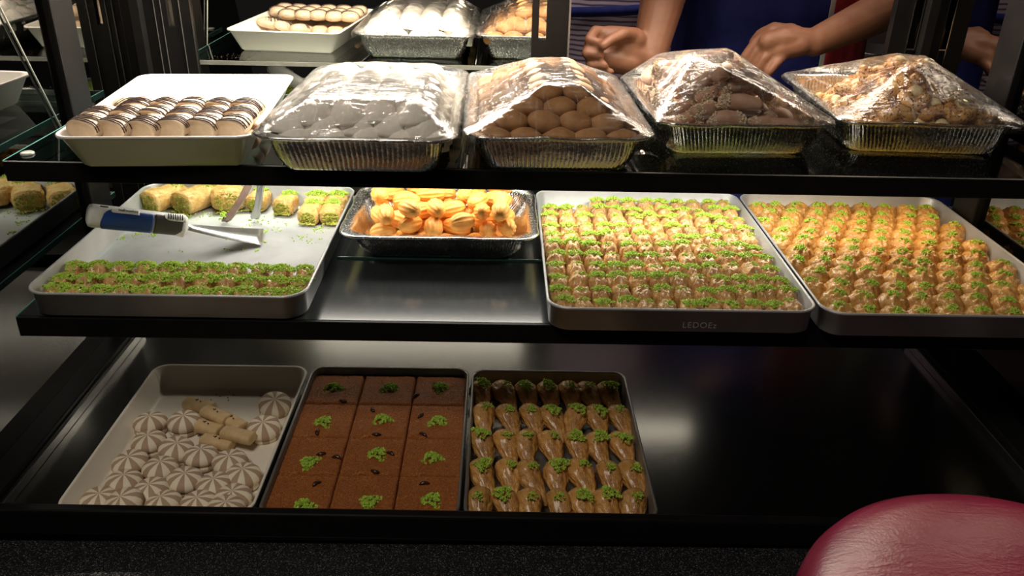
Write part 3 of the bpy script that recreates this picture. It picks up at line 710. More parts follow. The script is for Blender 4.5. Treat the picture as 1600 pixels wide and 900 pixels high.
# --- biscuits on their sides in the white tray
def loaf_me(name, seed):
    loops = []; n = 30
    for y, e in [(-.0200, .80), (-.0212, .90), (-.0200, .985), (-.017, 1), (-.008, .99), (.002, .95), (.011, .84), (.018, .62), (.0215, .30), (.0222, .06)]:
        loops.append([Vector((.0225*e*spow(math.cos(u), .85), y+.0012*math.sin(u), .0140*(e*spow(math.sin(u), .85)*(1.0 if math.sin(u) > 0 else .8))+.0112)) for u in (2*PI*i/n for i in range(n))])
    return MB().loft(loops).me(name)
def drizzle_me(name, seed):
    r_ = random.Random(seed); mb = MB()
    for y0 in (-.0165, -.0125, -.0075, -.003, .002, .0075, .0125):
        if r_.random() < .1: continue
        pts = []; k = r_.uniform(-.18, .25)
        for i in range(22):
            u = PI*(.02+.96*i/21); e = 1 if y0 < -.01 else math.sqrt(max(.05, 1-((y0+.01)/.034)**2))
            yy = y0+k*.012*math.cos(u)+.0006*math.sin(u*5+seed)+r_.uniform(-.0004, .0004)
            e = 1 if yy < -.008 else max(.1, 1-((yy+.008)/.0305)**2)**.5
            pts.append((.0226*e*spow(math.cos(u), .85), yy, .0142*e*spow(math.sin(u), .85)+.0113))
        mb.tube(pts, [r_.uniform(.0006, .0011) for _ in pts], 6)
    for i in range(40):
        u = r_.uniform(.2, PI-.2); yy = r_.uniform(-.017, .012); e = 1 if yy < -.008 else max(.1, 1-((yy+.008)/.0305)**2)**.5; k = .0007
        p = Vector((.0227*e*spow(math.cos(u), .85), yy, .0143*e*spow(math.sin(u), .85)+.0114))
        mb.add([Vector(v)*k+p for v in [(1, 0, 0), (-1, 0, 0), (0, 1, 0), (0, -1, 0), (0, 0, 1), (0, 0, -1)]],
               [(0, 2, 4), (2, 1, 4), (1, 3, 4), (3, 0, 4), (2, 0, 5), (1, 2, 5), (3, 1, 5), (0, 3, 5)])
    return mb.me(name)
LO = [loaf_me('striped_sandwich_biscuit', i) for i in range(2)]; DZ = [drizzle_me('chocolate_drizzle', i) for i in range(5)]
zw = ZT+.0022
for j, wd in enumerate(['front', 'second', 'third']):
    for i in range(6):
        y = [1.020, 1.064, 1.108][j]; k = (y-.965)/.36
        x = -.0875+i*.0350+rnd.uniform(-.001, .001); yl = -.1225+.044*j; L3 = in_pan(T_white, x, yl, 0); L4 = in_pan(T_white, x, yl+.004, 0)
        if not (j == 2 and i == 0):
            place_piece('striped_sandwich_biscuit', LO[i % 2], M['cream_biscuit'], (L3[0], L3[1], zw+.031+rnd.uniform(0, .002)), rnd.uniform(-.34, -.14),
                f'cream biscuit with chocolate stripes, {NUM[i]} from left in the {wd} row of the white tray', 'biscuit', 'chocolate striped biscuits in the white tray',
                [('chocolate_drizzle', DZ[rnd.randrange(5)], M['choc'], (0, 0, 0), (0, 0, 0))], tilt=(rnd.uniform(.08, .16), rnd.uniform(-.08, .08)), sc=.96)
        if i < 5 or j:
            place_piece('striped_sandwich_biscuit', LO[i % 2], M['cream_biscuit'], (L4[0], L4[1], zw+.001), .0,
                f'cream striped biscuit underneath the {wd} row of the white tray, {NUM[i]} from left', 'biscuit', 'chocolate striped biscuits in the white tray', [], sc=.86)
for x, yl, z_, rz, tl_, wd in [(-.088, .012, .022, .9, -.5, 'leaning on the left wall behind the third row'), (-.052, .014, .016, .35, .3, 'lying loose behind the left end of the third row'),
                            (-.012, .020, .012, .1, -.2, 'lying loose behind the middle of the third row'), (.040, .034, .006, .2, .2, 'broken short, behind the right half of the third row')]:
    L3 = in_pan(T_white, x, yl, 0)
    place_piece('striped_sandwich_biscuit', LO[0], M['cream_biscuit'], (L3[0], L3[1], zw+z_), rz, f'cream striped biscuit {wd}', 'biscuit', 'chocolate striped biscuits in the white tray',
        [('chocolate_drizzle', DZ[1], M['choc'], (0, 0, 0), (0, 0, 0))], tilt=(.25, tl_*.5), sc=.9 if 'broken' not in wd else .5)
mb = MB(); r_ = random.Random(8)
for i in range(70):
    px, py = r_.uniform(240, 425), r_.gauss(147, 4)
    p = at_z(px, py, zw); k = r_.uniform(.0004, .0010); p.z += k*.5
    mb.add([Vector(v)*k+p for v in [(1.4, 0, 0), (-1.4, 0, 0), (0, 1, 0), (0, -1, 0), (0, 0, .8), (0, 0, -.8)]], [(0, 2, 4), (2, 1, 4), (1, 3, 4), (3, 0, 4), (2, 0, 5), (1, 2, 5), (3, 1, 5), (0, 3, 5)])
tag(obj('chocolate_crumbs', mb.me('chocolate_crumbs', False), M['choc']), 'tiny dark chocolate crumbs on the bare floor of the white tray', 'crumbs', kind='stuff')

# --- cling film over a pan: hull of rim and pile
def film(pan, w, d, h, pts, label, group, over=.002, wr=.0012, seed=0, tails=()):
    bm = bmesh.new(); z0 = h+.0015
    rim = rrect(w+.002, d+.002, .03, 5, z0, 6)
    for p in rim: bm.verts.new(p)
    for p in pts: bm.verts.new(p)
    bm.verts.ensure_lookup_table()
    r = bmesh.ops.convex_hull(bm, input=bm.verts)
    bmesh.ops.delete(bm, geom=list({g for g in r['geom_interior']+r['geom_unused'] if isinstance(g, bmesh.types.BMVert) and not g.link_faces}), context='VERTS')
    dl = [f for f in bm.faces if f.normal.z < 0 and all(v.co.z < z0+.0005 for v in f.verts)]
    dl += [f for f in bm.faces if f not in dl and all(v.co.z < z0+.0005 for v in f.verts)]
    bmesh.ops.delete(bm, geom=list(set(dl)), context='FACES')
    for it in range(6):
        es = [e for e in bm.edges if e.calc_length() > .011]
        if not es or len(bm.verts) > 9000: break
        bmesh.ops.subdivide_edges(bm, edges=es, cuts=1); bmesh.ops.triangulate(bm, faces=bm.faces[:])
    bmesh.ops.smooth_vert(bm, verts=[v for v in bm.verts if not v.is_boundary], factor=.35, use_axis_x=True, use_axis_y=True, use_axis_z=True)
    for v in bm.verts:
        if v.is_boundary: continue
        c = v.co; ang = math.atan2(c.y, c.x)
        n_ = noise.noise(Vector((ang*7+seed, Vector((c.x, c.y)).length*6, c.z*10)))+.5*noise.noise(Vector((c.x*90, c.y*25, seed)))
        v.co += v.normal*wr*n_ if v.normal.length > 0 else Vector()
    # skirt folded over the rim and down the pan wall
    bed = [e for e in bm.edges if e.is_boundary]
    for st, (ox, dz) in enumerate([(.0030, -.003), (-.001, -.005)]):
        ret = bmesh.ops.extrude_edge_only(bm, edges=bed); nv = [g for g in ret['geom'] if isinstance(g, bmesh.types.BMVert)]
        for v in nv:
            dr = Vector((v.co.x/(w/2), v.co.y/(d/2), 0)).normalized()
            q = noise.noise(v.co*60+Vector((seed, st, 0)))
            v.co += dr*(ox+.0015*q)+Vector((0, 0, dz*(1+.8*noise.noise(v.co*18+Vector((0, seed, 0))))))
        bed = [g for g in ret['geom'] if isinstance(g, bmesh.types.BMEdge)]
    me = bpy.data.meshes.new('cling_film'); bm.to_mesh(me); bm.free()
    for p in me.polygons: p.use_smooth = True
    o = obj('cling_film', me, M['film'], loc=pan.location, rot=pan.rotation_euler)
    return tag(o, label, 'cling film', group)

# --- white domed biscuits
def mold_me(name, seed):
    def disp(v, u, t_):
        k = .0006*(math.cos(14*u)*math.cos(t_*14) if .15 < t_ < .95 else 0)
        return v*(1+k*28)+Vector((0, 0, 0))
    me = dome_me(name, .046, .044, .026, 1, .85, 42, 10, disp); return me
WB = [mold_me('white_domed_biscuit', i) for i in range(2)]
CAT2 = 'white domed biscuits under film'
hull = []; rr = random.Random(4); LAY = ['lowest', 'second', 'third', 'top']
layers = [(5, 8, .006, .042, .0425), (5, 8, .024, .042, .0425), (5, 8, .040, .0405, .0425), (4, 7, .055, .043, .0425)]
names = ['lowest', 'second', 'third', 'top']
names3 = ['lowest', 'second', 'third', 'top']
for li, (nx, ny, z, px, py) in enumerate(layers):
    if li == 0: continue
    for j in range(ny):
        for i in range(nx):
            x = (i-(nx-1)/2)*px+(.006 if li % 2 else -.004); y = (j-(ny-1)/2)*py-.004+.010*(li == 2)-.006*(li == 3)
            if abs(x) > .098: x = math.copysign(.098, x)
            if li < len(layers)-1 and 0 < i < nx-1 and 1 < j < ny-1: continue
            x += rr.uniform(-.003, .003); y += rr.uniform(-.003, .003); zz = z+rr.uniform(-.001, .001)-(.012*max(0, y-.02)/.15 if li > 1 else 0)
            if li == 2 and j == 7: continue
            place_piece('white_domed_biscuit', WB[rr.randrange(2)], M['white_biscuit'], in_pan(F2, x, y, zz), rr.random()*3,
                f'white domed biscuit, {NUM[i]} from left in {NUM[j]} row, {names[li]} layer', 'biscuit', CAT2, tilt=(rr.uniform(-.2, .2), rr.uniform(-.2, .2)), sc=rr.uniform(1.0, 1.08))
            for dx, dy in ((-.018, -.018), (.018, -.018), (.018, .018), (-.018, .018), (0, 0)):
                hull.append((x+dx, y+dy, zz+(.029 if dx == 0 else .019)))
film(F2, .242, .406, .050, hull, 'cling film over white domed biscuits', 'cling film sheets', seed=1)
# --- brown oval biscuits
def oval_me(name, seed):
    def disp(v, u, t_): return v*(1+.05*noise.noise(v*90+Vector((seed*3, 0, 0))))
    me = MB(); loops = []
    for j in range(13):
        a = -PI/2*.97+PI*.97*j/12
        loops.append([disp(Vector((.0225*math.cos(a)*math.cos(u), .0185*math.cos(a)*math.sin(u), .0135*math.sin(a)+.0135)), u, 0) for u in (2*PI*i/26 for i in range(26))])
    return me.loft(loops).me(name)
BB = [oval_me('brown_oval_biscuit', i) for i in range(3)]
hull = []; layers = [(5, 9, .026, .040), (4, 8, .043, .041), (3, 7, .059, .042), (2, 6, .074, .040)]
for li, (nx, ny, z, px) in enumerate(layers):
    for j in range(ny):
        for i in range(nx):
            if li < 3 and 0 < i < nx-1 and 1 < j < ny-1: continue
            x = (i-(nx-1)/2)*px+rr.uniform(-.002, .002)+(.004 if li > 1 else 0); y = (j-(ny-1)/2)*.0375+rr.uniform(-.002, .002)-.004*li
            zz = z+rr.uniform(-.001, .001)-(.014*max(0, y)/.15 if li > 1 else 0)
            place_piece('brown_oval_biscuit', BB[rr.randrange(3)], M['brown_biscuit'], in_pan(F3, x, y, zz), rr.uniform(-.35, .35),
                f'sugar brown oval biscuit, {NUM[i]} from left in {NUM[j]} row, {names[li]} layer of the pyramid', 'biscuit', 'brown oval biscuits under film', tilt=(rr.uniform(-.15, .15), rr.uniform(-.15, .15)))
            hull.append((x, y-(.012 if j == 0 else -.010 if j == ny-1 else 0), zz+.0265)); hull += [(x-.013, y, zz+.021), (x+.013, y, zz+.021)]
film(F3, .233, .374, .050, hull, 'cling film over brown oval biscuits', 'cling film sheets', seed=2)
# --- cocoa fingers with nut tips
def finger_me(name, seed, L_=.058, R_=.0115):
    loops = []
    for j in range(15):
        t_ = j/14; y = (t_-.5)*L_; e = math.sin(PI*(.04+.92*t_))**.38; bend = .006*(1-(2*t_-1)**2)*(1 if seed % 2 else -1)
        loops.append([Vector((R_*e*math.cos(u)+bend, y, R_*e*math.sin(u))) for u in (2*PI*i/18 for i in range(18))])
    return MB().loft(loops).me(name)
def tip_me(name, seed, L_=.058, R_=.0122):
    r_ = random.Random(seed); mb = MB()
    for i in range(230):
        s_ = r_.choice((-1, 1)) if seed % 3 else 1; t_ = s_*r_.uniform(.52, 1.0); a = r_.random()*2*PI
        e = math.sin(PI*(.5+.46*t_*.98))**.38 if abs(t_) < 1 else .3
        bend = .006*(1-t_*t_)*(1 if seed % 2 else -1)
        p = Vector((R_*e*math.cos(a)+bend, t_*L_/2, R_*e*math.sin(a))); k = r_.uniform(.0012, .0026)
        mb.add([Vector(v)*k*r_.uniform(.6, 1.2)+p for v in [(1, 0, 0), (-1, 0, 0), (0, 1, 0), (0, -1, 0), (0, 0, 1), (0, 0, -1)]], [(0, 2, 4), (2, 1, 4), (1, 3, 4), (3, 0, 4), (2, 0, 5), (1, 2, 5), (3, 1, 5), (0, 3, 5)])
    return mb.me(name, False)
FG = [finger_me('cocoa_finger', i) for i in range(4)]; TP = [tip_me('nut_coating', i) for i in range(4)]
hull = []
capf = lambda x, y: ZT+.034+.075*max(0, 1-(abs(x+.022)/.112)**1.3)*max(0, 1-(abs(y)/.165)**2)
for x, y, z, a, wd in ranked(pack(84, .195, .262, ZT+.006, .0122, .017, capf, 9, 160), .19, .26):
    k = rr.randrange(4); L3 = in_pan(F4, x, y, 0)
    place_piece('cocoa_finger', FG[k], M['choc_biscuit'], (L3[0], L3[1], z), a-PI/2,
        f'nut tipped cocoa finger, {wd} of its film covered pan', 'biscuit', 'nut tipped cocoa fingers under film', [('nut_coating', TP[k], M['nuts'], (0, 0, 0), (0, 0, 0))], tilt=(rr.uniform(-.12, .12), rr.uniform(0, 3)))
    for s_ in (-1, 0, 1): hull.append((x+math.cos(a)*.022*s_, y+math.sin(a)*.022*s_, z-ZT+.0145))
film(F4, .240, .306, .048, hull, 'cling film over nut tipped cocoa fingers', 'cling film sheets', seed=3)
# --- seeded knots
def knot_me(name, seed, R_=.0155, r0=.0088):
    n = 44; pts = []
    for i in range(n):
        a = 2*PI*i/n*.96; pts.append(Vector((R_*math.cos(a)*(1+.15*math.sin(2*a+seed)), R_*math.sin(a)*.9, .004*math.sin(3*a+seed))))
    return MB().tube(pts, [r0*(.8+.25*math.sin(PI*i/(n-1))+.06*math.sin(i*1.1)) for i in range(n)], 14).me(name)
KN = [knot_me('seeded_knot', i) for i in range(4)]
AL = dome_me('blanched_almond', .020, .015, .008, 1, 1, 18, 6)
bm = bmesh.new(); bmesh.ops.create_uvsphere(bm, u_segments=18, v_segments=10, radius=1)
for v in bm.verts: v.co = Vector((v.co.x*.0115, v.co.y*.0088, v.co.z*.0082))
ALM = bpy.data.meshes.new('almond_knob'); bm.to_mesh(ALM); bm.free()
for p in ALM.polygons: p.use_smooth = True
hull = []
capf = lambda x, y: (ZT+.032+.056*max(0, 1-(abs(x-.030)/.095)**2.4)*max(0, 1-(abs(y)/.17)**2)) if x > -.062-.03*(y/.15) else 0
for x, y, z, a, wd in ranked(pack(60, .205, .268, ZT+.008, .0135, .012, capf, 12, 160), .2, .27):
    L3 = in_pan(F5, x, y, 0)
    kids = [('almond_knob', ALM, M['almond'], (0, 0, .010), (.2, 0, rr.random()*3))] if rr.random() < .45 else []
    place_piece('seeded_knot', KN[rr.randrange(4)], M['seeded'], (L3[0], L3[1], z), a,
        f'golden seeded knot biscuit, {wd} of the rightmost pan', 'biscuit', 'seeded knots under film', kids, tilt=(rr.uniform(-.35, .35), rr.uniform(-.35, .35)))
    for s_ in (-1, 0, 1): hull.append((x+math.cos(a)*.018*s_, y+math.sin(a)*.018*s_, z-ZT+.019))
film(F5, .253, .318, .048, hull, 'cling film over seeded knots', 'cling film sheets', seed=4)
# film scraps hanging beside the pans
for k, (c0, lab) in enumerate([((1005, 245), 'loose twisted cling film end on the shelf right of the centre pan'), ((860, 252), 'pointed cling film tail hanging in front of the centre pan')]):
    p = at_z(*c0, ZT+.004); mb = MB(); rows = []
    for i in range(14):
        t_ = i/13; row = []
        for j in range(7):
            s_ = (j-3)/3*.008*(1-t_*.8 if k else math.sin(PI*(.1+.8*t_)))
            base = Vector((-.02+.04*t_, 0, .006*math.sin(t_*PI)+.003)) if k == 0 else Vector((s_*2.5-.01*(1-t_), -.004-.012*t_, .028*(1-t_)+.001))
            q = Vector((0, s_, 0)) if k == 0 else Vector((0, 0, 0))
            row.append(base+q+Vector((0, 0, .0025*abs(noise.noise(Vector((t_*6, j*.8, k*5)))))))
        rows.append(row)
    o = obj('film_scrap', mb.loft(rows, False, False, closed=False).me('film_scrap'), M['film'], loc=(p.x, p.y, ZT+.0005)); tag(o, lab, 'cling film')

# --- bottom: striped biscuits
def round_biscuit_me(name, seed):
    L_ = []
    def ring(r, z): L_.append([Vector((r*math.cos(u), r*math.sin(u), z)) for u in (2*PI*i/40 for i in range(40))])
    for r, z in [(.016, 0), (.0195, .0015), (.0208, .0045), (.0200, .0075), (.0180, .0085), (.0205, .0095), (.0215, .0125), (.0205, .0165), (.0165, .0205), (.010, .0228), (.004, .0236)]: ring(r, z)
    return MB().loft(L_).me(name)
RBM = [round_biscuit_me('striped_round_biscuit', i) for i in range(2)]
zb = ZD+.0022
lst = [(555, 330), (680, 325), (550, 400), (645, 425), (740, 455), (485, 475), (590, 500), (850, 475), (680, 540), (920, 525), (455, 550), (560, 580), (795, 560), (365, 615), (465, 620), (890, 605), (605, 630), (735, 630), (855, 650), (1025, 255), (990, 345)]
wds = ['rear left, against the tray wall', 'just left of the wafer fingers', 'below the rear left one', 'tilted, left of the tray middle', 'in the middle, below the wafer fingers', 'second on the left wall side', 'left of centre, below the tilted one', 'right of centre, below the wafer fingers',
       'at the very centre of the heap', 'near the right wall, mid tray', 'third along the left wall side', 'left of centre, near the front', 'large, right of the heap centre', 'leftmost at the front', 'second from left at the front', 'near the front right corner', 'third from left at the front', 'fourth from left at the front', 'rightmost at the front edge', 'rearmost, in the rear right corner', 'against the right wall behind the wafers']
pl = []
for k, ((qx, qy), wd) in enumerate(zip(lst, wds)):
    px, py = qx/2.368, 520+qy/2.368
    z = zb
    p = at_z(px, py, z+.016)
    hit = [q for q in pl if (q-Vector((p.x, p.y, q.z))).length < .034]
    if hit: z = zb+.008; p = at_z(px, py, z+.016)
    p.x = min(max(p.x, -.482), -.322); pl.append(Vector((p.x, p.y, z)))
    tl_ = rnd.uniform(-.25, .12) if hit else rnd.uniform(-.06, .03)
    place_piece('striped_round_biscuit', RBM[0], M['striped'], (p.x, p.y, z), rnd.random()*3, f'round biscuit with brown and cream spokes, {wd}', 'biscuit', 'round striped biscuits in the lower left tray', tilt=(tl_+.25*(k in (3, 19)), rnd.uniform(-.15, .15)), sc=1.08)
def wafer_me(name, seed):
    L_ = .046
    lp = [[Vector((.0105*spow(math.cos(u), .7)*e, y, .0075*spow(math.sin(u), .7)*e+.0075)) for u in (2*PI*i/20 for i in range(20))] for y, e in ((-L_/2, .85), (-L_/2+.001, 1), (0, 1), (L_/2-.001, 1), (L_/2, .85))]
    return MB().loft(lp).me(name)
WM = wafer_me('wafer_finger', 0); WC = heap_me('chocolate_specks', 190, .0105, .022, .0165, .0013, 5)
for px, py, rz, dz, wd in [(737, 268, 1.25, 0, 'rearmost of the stack'), (800, 305, 1.05, .010, 'speckled, lying across the stack'), (765, 350, 1.2, .004, 'left, below the long speckled one'), (860, 330, .95, .006, 'speckled, right of the stack'), (880, 378, 1.25, .012, 'plain topped, frontmost right'), (805, 405, 1.3, 0, 'speckled, at the bottom front of the stack')]:
    p = at_z(px/2.368, 520+py/2.368, zb+.008+dz)
    place_piece('wafer_finger', WM, M['wafer'], (p.x, p.y, zb+dz), rz, f'cream wafer finger, {wd}', 'biscuit', 'wafer fingers in the lower left tray', [('chocolate_specks', WC, M['choc'], (0, (0.0), .0005), (0, 0, 0))] if 'speckled' in wd or 'rear' in wd else [('chocolate_specks', WC, M['choc'], (0, .012, -.002), (0, 0, 0))])
mb = MB(); r_ = random.Random(3)
for px, py in [(338, 617), (344, 620), (358, 613), (356, 622), (357, 626), (407, 619), (412, 643), (330, 625), (365, 617)]:
    p = at_z(px, py, zb); k = .0012; p.z += k*.6
    mb.add([Vector(v)*k+p for v in [(1, 0, 0), (-1, 0, 0), (0, 1, 0), (0, -1, 0), (0, 0, 1), (0, 0, -1)]], [(0, 2, 4), (2, 1, 4), (1, 3, 4), (3, 0, 4), (2, 0, 5), (1, 2, 5), (3, 1, 5), (0, 3, 5)])
tag(obj('chocolate_crumbs', mb.me('chocolate_crumbs', False), M['choc']), 'few dark crumbs on the floor of the lower left tray', 'crumbs', kind='stuff')

# --- kunafa squares
def slab_me(name, w, d, h, seed):
    N = 56; g = []
    for j in range(N+1):
        for i in range(N+1):
            x, y = (i/N-.5)*w, (j/N-.5)*d
            ed = min(w/2-abs(x), d/2-abs(y)); e = 1-max(0, 1-ed/.003)**2*.16
            z = h*e+.0013*noise.noise(Vector((x*420+2*noise.noise(Vector((y*90, x*90, 1))), y*420, seed)))+.0008*noise.noise(Vector((x*60, y*60, seed+4)))
            jx = .0005*noise.noise(Vector((y*200, seed, 1))) if i in (0, N) else 0; jy = .0005*noise.noise(Vector((x*200, seed, 2))) if j in (0, N) else 0
            g.append(Vector((x+jx, y+jy, z)))
    f = [(j*(N+1)+i, j*(N+1)+i+1, (j+1)*(N+1)+i+1, (j+1)*(N+1)+i) for j in range(N) for i in range(N)]
    rim_ = [i for i in range(N+1)]+[j*(N+1)+N for j in range(1, N+1)]+[N*(N+1)+i for i in range(N-1, -1, -1)]+[j*(N+1) for j in range(N-1, 0, -1)]
    n0 = len(g); g += [Vector((g[i].x, g[i].y, 0)) for i in rim_]
    K = len(rim_); f += [(rim_[k], n0+k, n0+(k+1) % K, rim_[(k+1) % K]) for k in range(K)]; f.append(tuple(n0+k for k in range(K))[::-1])
    return mesh(name, g, f)
KU = [slab_me('shredded_pastry_square', .0765, .0775, .024, i) for i in range(3)]
HK = [heap_me('pistachio_topping', 150, .0135, .0115, .0055, .0019, 90+i) for i in range(4)]
def nut_me(name):
    return MB().tube([(-.0065, 0, .001), (-.004, .0009, .0018), (0, .0014, .0022), (.004, 0, .0018), (.0065, -.0009, .001)], [.0008, .0024, .0030, .0022, .0008], 8).me(name)
NUT = nut_me('toasted_bit')
B2c = B2.location; posk = {}
hpx = {(0, 0): (475, 790), (1, 0): (577, 785), (2, 0): (675, 782), (0, 1): (483, 723), (1, 1): (590, 710), (2, 1): (676, 716), (0, 2): (506, 660), (1, 2): (598, 656), (2, 2): (684, 659), (0, 3): (521, 606), (1, 3): (609, 607), (2, 3): (688, 606)}
nuts = [(0, 0, 495, 757), (0, 1, 526, 716), (1, 1, 585, 742), (1, 1, 610, 710), (2, 2, 657, 650), (0, 3, 534, 634), (1, 2, 583, 641), (2, 0, 663, 757), (1, 2, 586, 690), (2, 2, 661, 680), (2, 3, 648, 619), (0, 1, 502, 710), (0, 2, 497, 676)]
for j in range(4):
    for i in range(3):
        cx, cy = B2c.x+(i-1)*.0778, B2c.y+(j-1.5)*.0788
        hpz = at_z(*hpx[(i, j)], zb+.024)
        k = [(('pistachio_topping'), HK[(i+j) % 4], M['pistachio'], (hpz.x-cx, hpz.y-cy, .0236), (0, 0, i+j))]
        for a, b, px, py in nuts:
            if (a, b) == (i, j):
                q = at_z(px, py, zb+.024); qx = min(max(q.x-cx, -.034), .034); qy = min(max(q.y-cy, -.034), .034)
                k.append(('toasted_bit', NUT, M['dark_nut'], (qx, qy, .0232), (0, 0, px*.37)))
        place_piece('shredded_pastry_square', KU[(i*2+j) % 3], M['kunafa'], (cx, cy, zb), 0, f'orange shredded pastry square with a pistachio tuft, {["left", "centre", "right"][i]} column, {NUM[j]} row from front', 'pastry', 'shredded pastry squares in the dark tray', k)
# --- leaf shaped filo
def leaf_me(name, seed, L_=.078, w=.037, h=.030):
    loops = []; n = 44; K = 26
    for j in range(K+1):
        t_ = j/K; y = (t_-.5)*L_
        e = (min(1, t_*1.55+.06)**.85)*(math.sin(min(1, (1-t_)*3.4)*PI/2)+.03); e = min(e, 1)
        hh = h*(.35+.65*min(1, t_*1.5))
        lp = []
        for i in range(n):
            u = 2*PI*i/n; q = 1+.10*noise.noise(Vector((math.cos(u)*2.2+seed*5, math.sin(u)*2.2, t_*2.5)))-.26*abs(noise.noise(Vector((math.cos(u)*4+seed, math.sin(u)*4, t_*5+4))))-.12*abs(noise.noise(Vector((math.cos(u)*11+seed, math.sin(u)*9, t_*8))))
            lp.append(Vector((w/2*e*q*spow(math.cos(u), .95)+.004*math.sin(t_*4+seed), y, .003+hh/2*(1+e*q*math.sin(u)))))
        loops.append(lp)
    return MB().loft(loops).me(name)
LF = [leaf_me('leaf_pastry', i) for i in range(5)]
B3c = B3.location
for j in range(5):
    for i in range(7):
        x = B3c.x+(i-3)*.0318+rnd.uniform(-.001, .001)+(.003 if j % 2 else -.002); y = B3c.y-.138+j*.0645+(.008 if j == 0 else 0)+rnd.uniform(-.002, .002)
        y = min(y, B3c.y+.116)
        place_piece('leaf_pastry', LF[rnd.randrange(5)], M['filo_leaf'], (x, y, zb+.001), rnd.uniform(-.05, .3), f'syrupy leaf shaped filo pastry, {NUM[i]} from left in {NUM[j]} row', 'pastry', 'leaf shaped pastries in the lower right tray',
            [('pistachio_topping', (HEAP_S+HEAP_W)[rnd.randrange(10)], M['pistachio'], (rnd.uniform(-.002, .004), .012+rnd.uniform(-.003, .003), .0315), (.15, 0, rnd.random()*3))], tilt=(.10, 0), sc=rnd.uniform(.94, 1.0))

# embossed maker's stamp on the centre tray's front
fo = text_obj('embossed_stamp', 'LEDOEz', .0115, .00005, M['tray_metal'], T3, 1.1)
q = at_y(1066, 513, .9035); fo.matrix_local = Matrix.Translation((q.x-T3.location.x, -.21325, q.z-ZM+.000)) @ Matrix.Rotation(PI/2, 4, 'X')

# ------------------------------------------------------------ stool
st = empty('bar_stool', (.480, .498, .016), 0, 'round bar stool with a maroon leather seat, lower right foreground', 'stool')
def rev(prof, n=96):
    return [[Vector((r*math.cos(2*PI*i/n), r*math.sin(2*PI*i/n), z)) for i in range(n)] for r, z in prof]
Rr = .212
obj('seat', MB().loft(rev([(.02, .79), (Rr-.03, .79), (Rr-.012, .793), (Rr-.002, .806), (Rr, .822), (Rr-.003, .838), (Rr-.010, .851), (Rr-.022, .861), (Rr-.042, .868), (Rr-.075, .8725), (.09, .875), (.03, .876), (.002, .876)])).me('seat'), M['leather'], st)
obj('swivel_plate', MB().loft(rev([(.01, .755), (.09, .755), (.10, .765), (.10, .789), (.01, .789)], 40)).me('swivel_plate'), M['black'], st)
obj('column', MB().loft(rev([(.001, .0), (.03, .0), (.03, .40), (.022, .41), (.022, .756), (.001, .756)], 32)).me('column'), M['chrome'], st)
obj('base', MB().loft(rev([(.001, .0), (.17, .0), (.18, .006), (.17, .014), (.05, .028), (.03, .04), (.001, .04)], 48)).me('base'), M['chrome'], st)

# ------------------------------------------------------------ people
def capsule(mb, a, b, ra, rb, n=16):
    a, b = Vector(a), Vector(b); d = (b-a); L_ = d.length or 1e-6; t_ = d/L_
    up = Vector((0, 0, 1)) if abs(t_.z) < .9 else Vector((1, 0, 0)); u = t_.cross(up).normalized(); w = t_.cross(u)
    loops = []
    for k in range(5): q = -PI/2*.96+PI/2*.96*k/4; loops.append((a+t_*ra*math.sin(q), ra*math.cos(q)))
    for k in range(5): q = PI/2*.96*k/4; loops.append((b+t_*rb*math.sin(q), rb*math.cos(q)))
    mb.loft([[c+(u*math.cos(2*PI*i/n)+w*math.sin(2*PI*i/n))*r for i in range(n)] for c, r in loops])
def ell(mb, c, rx, ry, rz, n=24, k=12):
    c = Vector(c)
    mb.loft([[c+Vector((rx*math.cos(q)*math.cos(2*PI*i/n), ry*math.cos(q)*math.sin(2*PI*i/n), rz*math.sin(q))) for i in range(n)] for q in (-PI/2*.97+PI*.97*j/k for j in range(k+1))])
def chain(mb, pts, rads):
    for i in range(len(pts)-1): capsule(mb, pts[i], pts[i+1], rads[i], rads[i+1])
